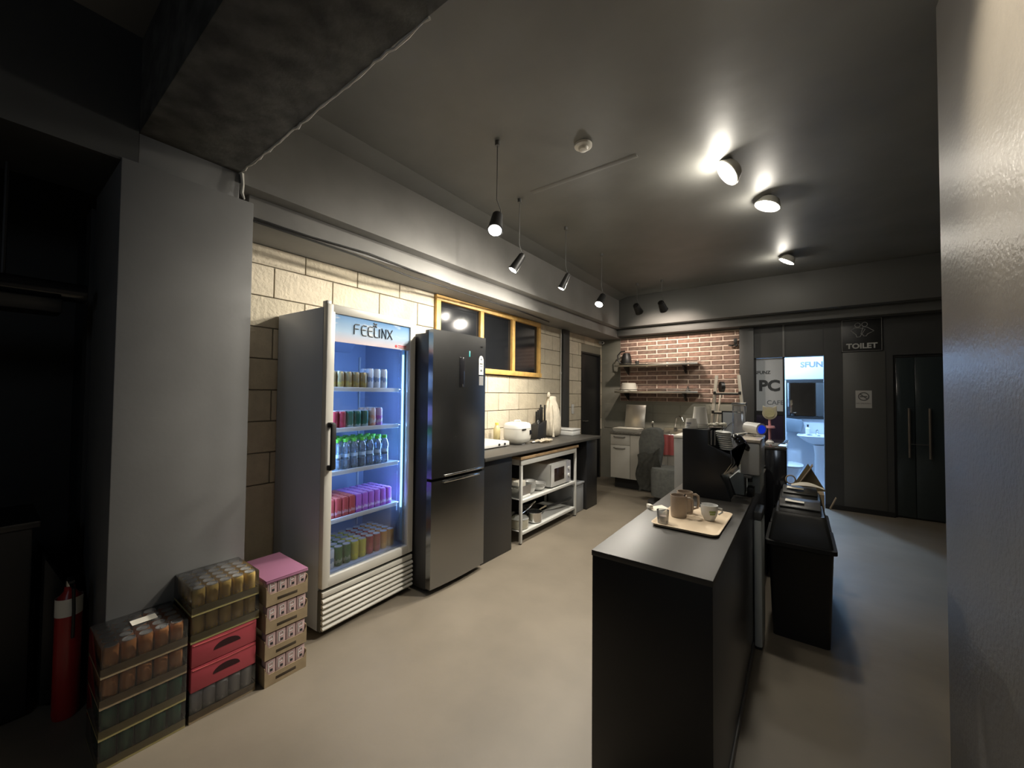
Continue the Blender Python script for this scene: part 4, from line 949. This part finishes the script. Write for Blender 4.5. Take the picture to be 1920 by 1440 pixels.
# armchair with jacket
t = thing('grey_chair', 'grey upholstered swivel armchair with tilted back in front of the sink unit', 'chair', (-1.52, 5.35, 0))
part('seat', sqr([(.17, .0), (.20, .02), (.205, .34), (.19, .38), (.12, .39)], FABR, -1.40, 5.36, .10, sx=.95), t, smooth=50)
def back(u, v):
    a = (u-.5)*2; zz = .40+.60*v
    return (-1.60+.02+.13*a-.03*v+.06*abs(a)*0, 5.42+.10*v-.07*(1-a*a), zz)
bk = MB().prism([(-1.76, .42), (-1.51, .38), (-1.475, .62), (-1.455, .80), (-1.475, .965), (-1.53, .995), (-1.65, .99), (-1.73, .94), (-1.77, .80)], 'y', 5.30, 5.45, FABR, .03, M=T3((0, 0, 0)))
part('backrest', bk, t, smooth=50)
FAB2 = mat('grey_jacket', (.085, .085, .075), .6, noise=.2, nscale=25, bump=.3, bscale=40)
def dr_(u, v):
    return (-1.775+.30*u+.02*math.sin(v*9+u*3), 5.285-.018*abs(math.sin(u*11+v*7))-.02*math.sin(v*5), .62-.50*v+.10*u+.02*math.sin(u*8))
part('draped_jacket', MB().grid(dr_, 22, 26, FAB2, .02), t, smooth=60)
part('armrest', MB().box(-1.30, -1.18, 5.40, 5.62, .50, .60, FABR, .03), t)
part('base', MB().lathe([(0, .001), (.20, .001), (.20, .03), (.08, .05), (.06, .099), (0, .099)], (-1.45, 5.36, 0), mat('chair_base', (.06, .06, .06), .5), 28), t)

# ================================================================ TOILET ITEMS
t = thing('toilet_mirror', 'wall mirror above the wash basin inside the toilet', 'mirror', (.14, 8.17, 1.1))
part('mirror_glass', MB().box(-.169, .439, 8.158, 8.164, 1.105, 1.655, mat('mirror_silver', (.8, .8, .8), .03, metal=1.0)), t, smooth=0)
t = thing('wall_poster', 'pale board with dark letters on the toilet rear wall', 'board', (.05, 8.19, 1.72))
part('board', MB().box(-.40, .60, 8.185, 8.1985, 1.715, 2.25, mat('board_pale', (.50, .58, .66), .5), .002), t)
part('lettering', text_mesh('SFUNZ', .125, INK2, T3((.20, 8.184, 1.955)) @ RX(90), .0015, .005), t)
t = thing('wash_basin', 'white pedestal wash basin seen through the toilet doorway', 'basin', (.25, 7.95, 0))
PORC = mat('porcelain', (.62, .66, .70), .15)
part('bowl', sqr([(.06, .66), (.13, .70), (.20, .76), (.235, .80), (.225, .815), (.20, .80), (.13, .74), (.05, .72)], PORC, .22, 7.93, 0, sx=1.15), t, smooth=50)
part('pedestal', sqr([(.10, .0), (.085, .1), (.08, .5), (.10, .655)], PORC, .26, 7.95, .002, sx=1.0), t, smooth=50)
part('tap', MB().cyl((.22, 8.08, .80), (.22, 8.08, .88), .018, CHROME).tube([(.22, 8.07, .87), (.22, 8.0, .89), (.22, 7.95, .87)], .011, CHROME), t)
t = thing('soap_bottle', 'white soap bottle with dark pump on the wash basin', 'bottle', (.10, 8.0, .815))
part('bottle_body', MB().lathe([(0, .001), (.032, .001), (.034, .02), (.034, .09), (.015, .11), (0, .11)], (.10, 8.06, .8155), WHITE, 16), t)
part('pump', MB().cyl((.10, 8.06, .926), (.10, 8.06, .955), .01, BLACK2).box(.085, .115, 8.03, 8.07, .956, .968, BLACK2, .003), t)
t = thing('paper_dispenser', 'grey wall dispenser left of the wash basin', 'dispenser', (-.1, 8.1, .78))
part('shell', MB().prism([(-.19, .83), (.0, .83), (.045, 1.0), (.02, 1.04), (-.19, 1.06)], 'y', 8.06, 8.19, mat('dispenser_grey', (.16, .20, .24), .3), .01), t)
t = thing('toilet_bowl', 'white toilet bowl low inside the toilet room', 'toilet', (-.13, 7.2, 0))
part('bowl', sqr([(.10, .002), (.09, .1), (.12, .25), (.18, .36), (.19, .39), (.10, .39)], PORC, -.16, 7.25, 0, sx=1.0, sy=1.25), t, smooth=50)
part('seat_lid', sqr([(.19, .395), (.195, .41), (.17, .42)], PORC, -.16, 7.25, 0, sx=1.0, sy=1.25), t, smooth=50)

# ================================================================ ISLAND
IZ = .85; ix0, ix1, iy0, iy1 = -.622, -.222, 1.357, 3.70
t = thing('island_counter', 'narrow black bar counter in the foreground', 'counter', (-.42, 2.5, 0))
part('worktop', MB().box(ix0-.002, ix1+.002, iy0-.003, iy1, IZ-.02, IZ, TOPL, .0015), t)
part('end_panel', MB().box(ix0, ix1, iy0, iy0+.018, .001, IZ-.0205, BLACK, .0015), t)
part('side_panel', MB().box(ix1-.018, ix1, iy0+.0185, iy1, .001, IZ-.0205, mat('island_side', (.05, .052, .06), .3), .001), t)
part('side_panel', MB().box(ix0, ix0+.018, iy0+.0185, iy1, .001, IZ-.0205, BLACK, .001), t)
part('toe_strip', MB().box(ix1+.0005, ix1+.006, iy0+.3, 2.60, .001, .05, mat('toe_grey', (.12, .12, .12), .4)), t)
# tray
t = thing('serving_tray', 'cream rectangular tray with rounded corners on the island', 'tray', (-.40, 1.95, IZ))
def rrect(x0, x1, y0, y1, r_, n=6):
    pts = []
    for cx, cy, a0 in ((x1-r_, y1-r_, 0), (x0+r_, y1-r_, 90), (x0+r_, y0+r_, 180), (x1-r_, y0+r_, 270)):
        for k in range(n+1):
            a = math.radians(a0+90*k/n); pts.append((cx+r_*math.cos(a), cy+r_*math.sin(a)))
    return pts
tr = T3((-.398, 1.952, 0)) @ RZ(-1) ; tb = MB()
rings = []
for (e, z_) in ((-.012, .001), (-.004, .004), (.002, .014), (-.002, .015), (-.008, .008), (-.014, .006)):
    rings.append([tb.bm.verts.new(tr @ Vector((x, y, IZ+z_))) for x, y in rrect(-.133-e, .133+e, -.195-e, .195+e, .03)])
i_ = tb.mi(TRAYM); nn = len(rings[0])
for a, b in zip(rings, rings[1:]):
    for k in range(nn): tb.bm.faces.new((a[k], b[k], b[(k+1) % nn], a[(k+1) % nn])).material_index = i_
tb.bm.faces.new(rings[0]).material_index = i_; tb.bm.faces.new(rings[-1]).material_index = i_
part('tray_body', tb, t, smooth=60)
TZ = IZ+.0075
def mug(x, y, z, r, h, m, label, name='mug', hang=0, square=True):
    t = thing(name, label, 'mug', (x, y, z))
    part('cup_body', MB().lathe([(0, 0), (r*.93, 0), (r*.98, .006), (r, .02), (r, h), (r*.93, h), (r*.92, .012), (0, .008)], (x, y, z), m, 32), t)
    c, s_ = math.cos(hang), math.sin(hang)
    def q(d, zz): return (x+c*d, y+s_*d, z+zz)
    part('handle', MB().tube([q(r*.97, h*.88), q(r*1.35, h*.90), q(r*1.62, h*.84), q(r*1.66, h*.5), q(r*1.55, h*.28), q(r*.97, h*.18)], [.006, .0065, .0065, .006, .0055, .005], m, 10), t)
    return t
mug(-.462, 1.955, TZ, .036, .098, TAUPE, 'tall taupe mug with square handle at the front of the tray', hang=.15)
mug(-.455, 2.048, TZ, .036, .098, TAUPE, 'tall taupe mug behind the other taupe mug on the tray', hang=.15)
part('spoon', MB().tube([(-.455, 1.95, TZ+.02), (-.435, 1.965, TZ+.105)], .003, BLACK2, 6), [o for o in COL.objects if o.name.startswith('mug')][0])
t = thing('white_teacup', 'small white footed cup with green print on the tray', 'cup', (-.337, 1.99, TZ))
part('cup_body', MB().lathe([(0, 0), (.021, 0), (.023, .004), (.026, .010), (.032, .022), (.035, .04), (.036, .068), (.034, .068), (.032, .03), (.02, .012), (0, .012)], (-.337, 1.985, TZ), WHITE, 32), t)
part('handle', MB().tube([(-.302, 1.99, TZ+.058), (-.288, 1.995, TZ+.054), (-.286, 1.997, TZ+.040), (-.301, 1.99, TZ+.028)], .004, WHITE, 8), t)
GP = mat('cup_green_print', (.25, .32, .10), .5)
def arc(a0, a1, z0, z1, r_, cx, cy, m):
    mb = MB(); n_ = 8; V = []
    for k in range(n_+1):
        a = math.radians(a0+(a1-a0)*k/n_)
        V.append([mb.bm.verts.new((cx+rr*math.cos(a), cy+rr*math.sin(a), zz+.00*k)) for rr, zz in ((r_, z0), (r_, z1), (r_+.0006, z1), (r_+.0006, z0))])
    i = mb.mi(m)
    for a, b in zip(V, V[1:]):
        for k in range(4): mb.bm.faces.new((a[k], b[k], b[(k+1) % 4], a[(k+1) % 4])).material_index = i
    mb.bm.faces.new(V[0]); mb.bm.faces.new(V[-1]); return mb
part('green_print', arc(-80, -35, .040+TZ, .048+TZ, .0358, -.337, 1.985, GP), t); part('green_print', arc(-76, -40, .030+TZ, .037+TZ, .0352, -.337, 1.985, GP), t)
part('stirrer', MB().tube([(-.36, 1.98, TZ+.03), (-.372, 1.975, TZ+.076)], .0022, BLACK2, 6), t)
t = thing('drinking_glass', 'small brownish drinking glass at the left corner of the tray', 'glass', (-.49, 1.80, TZ))
part('glass', MB().lathe([(0, 0), (.023, 0), (.0265, .055), (.0255, .055), (.022, .004), (0, .004)], (-.495, 1.815, TZ), PLASTIC, 24), t)
part('drink_residue', MB().lathe([(0, .0045), (.0215, .0045), (.0235, .032), (0, .032)], (-.495, 1.815, TZ), mat('residue_pink', (.36, .25, .2), .5), 20), t)
single('paper_napkin', MB().box(-.030, .030, -.045, .045, 0, .001, PAPER, M=T3((-.582, 2.045, IZ+.003)) @ RZ(-38) @ RX(3) @ RY(2)).box(-.028, .002, -.03, -.012, .0, .02, PAPER, .001, M=T3((-.592, 2.03, IZ+.001)) @ RZ(-38)), 'small folded white napkin on the island left of the tray', 'napkin')

# organiser: side profile in X-Z, deep in Y
oy0, oy1 = 2.42, 2.612
t = thing('cup_organizer', 'black cup and lid organizer on the island', 'organizer', (-.42, 2.52, IZ))
pf = [(-.550, .8505), (-.550, 1.231), (-.4165, 1.231), (-.4165, 1.149), (-.322, 1.110), (-.298, 1.104), (-.289, 1.064), (-.343, .997), (-.356, .984), (-.334, .944), (-.303, .8505)]
part('side_panel', MB().prism(pf, 'y', oy0, oy0+.010, BLACK, .002), t); part('side_panel', MB().prism(pf, 'y', oy1-.010, oy1, BLACK, .002), t)
part('top_panel', MB().box(-.548, -.418, oy0+.011, oy1-.011, 1.219, 1.230, BLACK), t)
part('inner_body', MB().prism([(-.545, .852), (-.545, 1.215), (-.423, 1.215), (-.423, 1.046), (-.347, .984), (-.338, .939), (-.3115, .852)], 'y', oy0+.011, oy1-.011, BLACK2), t)
for i in range(4):
    a = i*.014
    part('slot_divider', MB().prism([(-.308+a, 1.125-a), (-.302+a, 1.128-a), (-.296+a*.9, 1.06), (-.335+a*.9, .992+a*.3), (-.341+a*.9, .996+a*.3), (-.303+a*.9, 1.058)], 'y', oy0-.004, oy0-.0005, STEEL, .001), t)
part('cutlery_slot', MB().prism([(-.322, 1.109), (-.270, 1.157), (-.240, 1.172), (-.250, 1.138), (-.268, 1.10), (-.276, 1.046), (-.343, .992), (-.331, 1.006)], 'y', oy0+.0105, oy1-.0105, BLKG, .004), t)
part('cutlery_slot', MB().prism([(-.30, 1.125), (-.270, 1.157), (-.238, 1.175), (-.232, 1.165), (-.256, 1.14), (-.272, 1.105), (-.279, 1.05), (-.34, .994), (-.332, .991), (-.27, 1.035), (-.262, 1.09), (-.245, 1.12)], 'y', oy0-.006, oy0+.0095, mat('slot_silver', (.30, .30, .29), .3, metal=.8), .001), t)
for k, x_ in enumerate((-.403, -.385)):
    part('rod', MB().box(x_, x_+.008, oy0-.004, oy0-.0005, 1.149, 1.229, mat('rod_grey', (.14, .14, .14), .4), .001), t)
part('holder_block', MB().box(-.415, -.375, oy1-.05, oy1-.011, 1.12, 1.230, BLACK2), t)
# lids stack in organiser
t = thing('cup_lid_stack', 'stack of clear plastic cup lids in the organizer', 'lids', (-.36, 2.47, 1.12))
for k in range(9):
    p = Vector((-.348, 2.475, 1.216)) + Vector((.002, 0, -.0115))*k
    part('lid', MB().lathe([(.040-.0008*k, 0), (.041-.0008*k, .003), (.033-.0006*k, .009), (0, .009)], (0, 0, 0), mat('lid_frost', (.66, .67, .64), .35), 24, M=T3(p) @ RY(4)), t)
t = thing('dome_lid_stack', 'stack of black dome lids at the front of the organizer', 'lids', (-.28, 2.47, 1.16))
for k in range(4):
    p = Vector((-.280, 2.47, 1.180)) + Vector((.009, 0, -.013))*k
    part('lid', MB().lathe([(.033, 0), (.034, .005), (.028, .021), (.013, .029), (0, .031)], (0, 0, 0), BLKG, 24, M=T3(p) @ RY(32)), t)
def cupstack(x, y, z, r0, r1, h, n_, label, prt=None):
    t = thing('paper_cup_stack', label, 'cups', (x, y, z))
    for k in range(n_):
        part('cup', MB().lathe([(r0, 0), (r0*1.02, .003), (r0*.98, .006), (r1, h), (r1*.9, h), (r1*.9, h-.006), (0, h-.006)], (x, y, z+.0005+k*.011), CUP, 28), t)
    if prt:
        part('print', arc(-130, -80, z+h*.55, z+h*.8, r0*.93+.001, x, y, prt), t); part('print', arc(-125, -90, z+h*.3, z+h*.42, r0*.98, x, y, prt), t)
cupstack(-.483, 2.56, 1.231, .044, .032, .102, 3, 'tall stack of white paper cups upside down on the organizer')
cupstack(-.512, 2.468, 1.231, .034, .027, .046, 2, 'short printed paper cup stack in front of the taller stack', mat('cup_print', (.3, .3, .3), .6))
t = thing('sugar_packets', 'white sugar packets heaped in a black holder on the organizer', 'sugar packets', (-.40, 2.59, 1.231))
part('holder', MB().box(-.432, -.352, 2.55, 2.61, 1.2315, 1.235, BLACK2, .001), t)
for k in range(14):
    part('packet', MB().ball((-.436+.0065*k+random.uniform(-.004, .004), 2.58+random.uniform(-.015, .02), 1.246+random.uniform(0, .012)), (.011, .012, .009), PAPER, 8, noise=.004, seed=k), t)
# gray cabinet behind
t = thing('grey_freezer', 'pale grey cabinet standing behind the organizer', 'cabinet', (-.75, 4.05, 0))
part('body', MB().box(-.935, -.55, 3.80, 4.25, .001, 1.035, mat('cab_grey', (.25, .25, .24), .4), .004), t); part('top', MB().box(-.94, -.545, 3.795, 4.255, 1.0355, 1.06, WHITEC, .003), t)
# acrylic dispenser and framed sheet
t = thing('straw_dispenser', 'tall clear acrylic straw dispenser with chrome cap', 'dispenser', (-.33, 3.05, IZ))
part('acrylic_box', MB().box(-.372, -.295, 3.04, 3.10, .8505, 1.355, clear_mat('acrylic_smoke', (.80, .81, .83), .25, .2, .05), .003), t)
part('cap', MB().box(-.376, -.291, 3.036, 3.104, 1.356, 1.378, ALU, .004), t)
part('straws', MB().box(-.362, -.305, 3.05, 3.09, .86, 1.30, mat('straw_grey', (.66, .66, .68), .5)), t)
t = thing('framed_sheet', 'white sheet in a black frame standing behind the dispenser', 'frame', (-.44, 3.30, IZ))
part('frame', MB().box(-.475, -.37, 3.30, 3.315, .8505, 1.31, BLACK2, .003), t); part('sheet', MB().box(-.465, -.375, 3.2965, 3.2995, .87, 1.30, mat('sheet_blue_white', (.52, .56, .60), .5)), t)
part('drawn_curve', MB().tube([(-.455, 3.295, 1.165), (-.435, 3.295, 1.20), (-.41, 3.295, 1.225), (-.378, 3.295, 1.23)], .002, INK2, 5), t)
# white water machine
t = thing('white_dispenser_machine', 'white and grey drink machine behind the organizer on the island', 'machine', (-.27, 2.78, IZ))
MG = mat('machine_grey_blue', (.27, .31, .32), .35)
MW = mat('machine_white', (.60, .61, .60), .3)
part('lower_body', MB().prism([(-.345, .8505), (-.345, .93), (-.30, .98), (-.262, .98), (-.262, .8505)], 'y', 2.625, 2.715, MG, .004), t)
part('upper_body', MB().box(-.285, -.185, 2.62, 3.0, .97, 1.155, MW, .012), t)
part('rear_column', MB().box(-.258, -.190, 2.72, 3.0, .8505, .9695, MG, .004), t)
part('top_plate', MB().box(-.290, -.182, 2.615, 3.005, 1.1555, 1.172, mat('plate_cream', (.62, .55, .46), .12), .003), t)
part('outlet', MB().box(-.262, -.225, 2.60, 2.7, .955, .9695, mat('outlet_grey', (.2, .2, .2), .4), .003).cyl((-.235, 2.64, .93), (-.235, 2.64, .955), .012, BLACK2), t)
part('recess', MB().box(-.261, -.259, 2.622, 2.715, .86, .95, mat('recess_grey', (.12, .11, .10), .5)).box(-.25, -.215, 2.622, 2.70, .8505, .90, BLACK2, .004), t)
# cup roll on machine
t = thing('white_handset', 'white rounded roll with a blue end lying on the drink machine', 'roll', (-.25, 2.95, 1.19))
a_, b_ = Vector((-.275, 2.93, 1.224)), Vector((-.192, 2.85, 1.218))
d_ = (b_-a_).normalized()
part('roll_body', MB().cyl(a_, b_, .034, WHITE, r1=.037, n=24).cyl(a_-d_*.006, a_, .026, WHITE, r1=.034, n=24), t)
part('blue_end', MB().cyl(b_+d_*.0005, b_+d_*.004, .026, mat('blue_end', (.02, .06, .75), .3, emit=(.01, .05, .9), es=.35), n=24), t)
single('leaflet', MB().box(-.05, .05, -.03, .03, 0, .002, WHITEC, M=T3((-.30, 3.02, 1.178)) @ RZ(20) @ RY(-12)), 'pale leaflet sticking out beneath the white roll', 'leaflet')
# black glossy cabinet
t = thing('glossy_black_machine', 'glossy black machine behind the bins', 'machine', (-.17, 4.0, 0))
part('body', MB().box(-.258, -.092, 3.72, 4.40, .001, 1.003, BLKG, .006), t)
part('glass_top', MB().box(-.262, -.088, 3.712, 4.41, 1.0035, 1.022, mat('top_mirror_glass', (.06, .055, .05), .05, coat=.8), .002), t)
part('knob', MB().cyl((-.237, 3.719, .872), (-.237, 3.704, .872), .010, CHROME).cyl((-.237, 3.719, .842), (-.237, 3.706, .842), .007, CHROME), t)
part('edge_trim', MB().tube([(-.086, 3.71, 1.022), (-.085, 4.3, 1.032)], .004, CHROME, 6), t)
# cat eared stand
t = thing('cat_eared_stand', 'small cream cat eared disc on a pink stand', 'stand', (-.212, 4.05, 1.022))
KC = mat('cream_ceramic', (.55, .50, .36), .35)
cx_, cz, yy_ = -.212, 1.277, 4.05
part('disc', MB().cyl((cx_, yy_-.012, cz), (cx_, yy_+.012, cz), .054, KC, n=32).prism([(cx_-.052, cz+.02), (cx_-.050, cz+.064), (cx_-.022, cz+.05)], 'y', yy_-.011, yy_+.011, KC, .003).prism([(cx_+.052, cz+.02), (cx_+.050, cz+.064), (cx_+.022, cz+.05)], 'y', yy_-.011, yy_+.011, KC, .003), t)
part('disc_face', MB().cyl((cx_, yy_-.016, cz), (cx_, yy_-.0125, cz), .038, mat('disc_yellow', (.58, .54, .32), .4), n=32), t)
PKC = mat('pink_plastic', (.62, .30, .33), .4)
part('stem', MB().cyl((cx_, yy_, 1.05), (cx_, yy_, 1.222), .010, PKC).cyl((cx_, yy_, 1.15), (cx_, yy_, 1.168), .040, PKC, r1=.035, n=20), t)
part('foot', MB().lathe([(0, 0), (.030, 0), (.030, .008), (.011, .028), (0, .028)], (cx_, yy_, 1.0225), mat('foot_white', (.7, .68, .66), .4), 20), t)

# white folded table edge
t = thing('folded_white_table', 'white folded panel leaning between island and waste bin', 'panel', (-.2, 2.8, 0))
part('panel', MB().box(-.2185, -.178, 2.625, 2.83, .012, .72, mat('panel_white_grey', (.50, .54, .54), .35), .012), t)
part('panel_cap', MB().box(-.2185, -.178, 2.625, 2.83, .7205, .765, mat('cap_dark', (.08, .08, .08), .5), .006), t)
part('foot', MB().box(-.215, -.182, 2.63, 2.82, .001, .0115, BLACK2, .002), t)

# waste bins
def bin_(y0, depth, label, sticker, bx0=-.165, bx1=.150):
    t = thing('waste_bin', label, 'bin', ((bx0+bx1)/2, y0+depth/2, 0), 0, 'black waste bins in a row behind the island')
    y1 = y0+depth
    mb = MB(); V = []
    for (e, z_) in ((.022, .001), (.004, .53), (.0, .535), (-.012, .54), (-.012, .562), (.0, .565)):
        V.append([mb.bm.verts.new((x, y, z_)) for x, y in rrect(bx0+e, bx1-e, y0+e, y1-e, .022, 4)])
    i = mb.mi(BLACK2)
    for a, b in zip(V, V[1:]):
        for k in range(len(a)): mb.bm.faces.new((a[k], b[k], b[(k+1) % len(a)], a[(k+1) % len(a)])).material_index = i
    mb.bm.faces.new(V[0]).material_index = i; mb.bm.faces.new(V[-1]).material_index = i
    part('bin_body', mb, t, smooth=50)
    LG = mat('lid_charcoal', (.035, .035, .034), .38)
    mb = MB(); V = []
    for (e, ey, z_) in ((.004, .004, .566), (.010, .01, .60), (.035, .035, .715), (.042, .045, .728)):
        V.append([mb.bm.verts.new((x, y, z_)) for x, y in rrect(bx0+e, bx1-e, y0+ey, y1-ey, .018, 4)])
    i = mb.mi(LG)
    for a, b in zip(V, V[1:]):
        for k in range(len(a)): mb.bm.faces.new((a[k], b[k], b[(k+1) % len(a)], a[(k+1) % len(a)])).material_index = i
    mb.bm.faces.new(V[0]).material_index = i; mb.bm.faces.new(V[-1]).material_index = i
    lid = part('lid', mb, t, smooth=40)
    mx_ = (bx0+bx1)/2
    part('swing_flap', MB().prism([(y0+.052, .7285), (y1-.052, .7285), (y1-.10, .772), (y0+depth*.45, .782), (y0+.10, .765)], 'x', bx0+.055, bx1-.055, LG, .006), lid)
    part('flap_ridge', MB().box(bx0+.06, bx1-.06, y0+.075, y0+.085, .752, .760, mat('ridge_grey', (.07, .07, .065), .4), .002), lid)
    M_ = T3((mx_-.025, y0+.145, .7815)) @ RX(4)
    part('sticker', MB().prism([(-.048, -.022), (.048, -.026), (.048, .004), (-.01, .010), (-.045, .034)], 'z', 0, .0015, PAPER, M=M_), lid)
    return t
bin_(2.835, .40, 'front black waste bin with swing lid beside the island', True)
bin_(3.262, .40, 'rear black waste bin behind the front one', True, -.160, .145)
def pap(u, v):
    x = -.055+.18*u; hw = .028+.035*math.sin(min(1, u*1.15)*PI)
    return (x, 3.42+(v-.5)*2*hw*1.2-.04*u, .80+.02*math.sin(u*3)+.006*math.sin(v*6))
single('paper_bag', MB().grid(pap, 14, 8, PAPER, .003), 'crumpled white paper lying across the rear waste bin', 'paper', smooth=60)
t = thing('cardboard_scraps', 'open brown cardboard flaps sticking up behind the waste bins', 'cardboard', (.06, 3.75, .6))
part('box', MB().box(-.08, .14, 3.70, 3.95, .001, .70, CARD, .003), t)
part('flap', MB().prism([(-.07, .70), (.045, .915), (.15, .72)], 'y', 3.735, 3.741, mat('kraft_olive', (.20, .165, .095), .8)), t)
part('flap', MB().box(0, .006, 0, .10, 0, .25, mat('kraft_edge', (.30, .24, .17), .8), M=T3((-.055, 3.70, .69)) @ RY(30)), t)
part('tape_ring', MB().tube([(-.062+.03*math.cos(a), 3.68, .79+.032*math.sin(a)) for a in [2*PI*k/20 for k in range(20)]], .005, CARD, 6, True), t)
part('flap', MB().prism([(.17, .60), (.205, .685), (.209, .683), (.176, .597)], 'y', 3.71, 3.76, mat('kraft_edge', (.30, .24, .17), .8)), t)
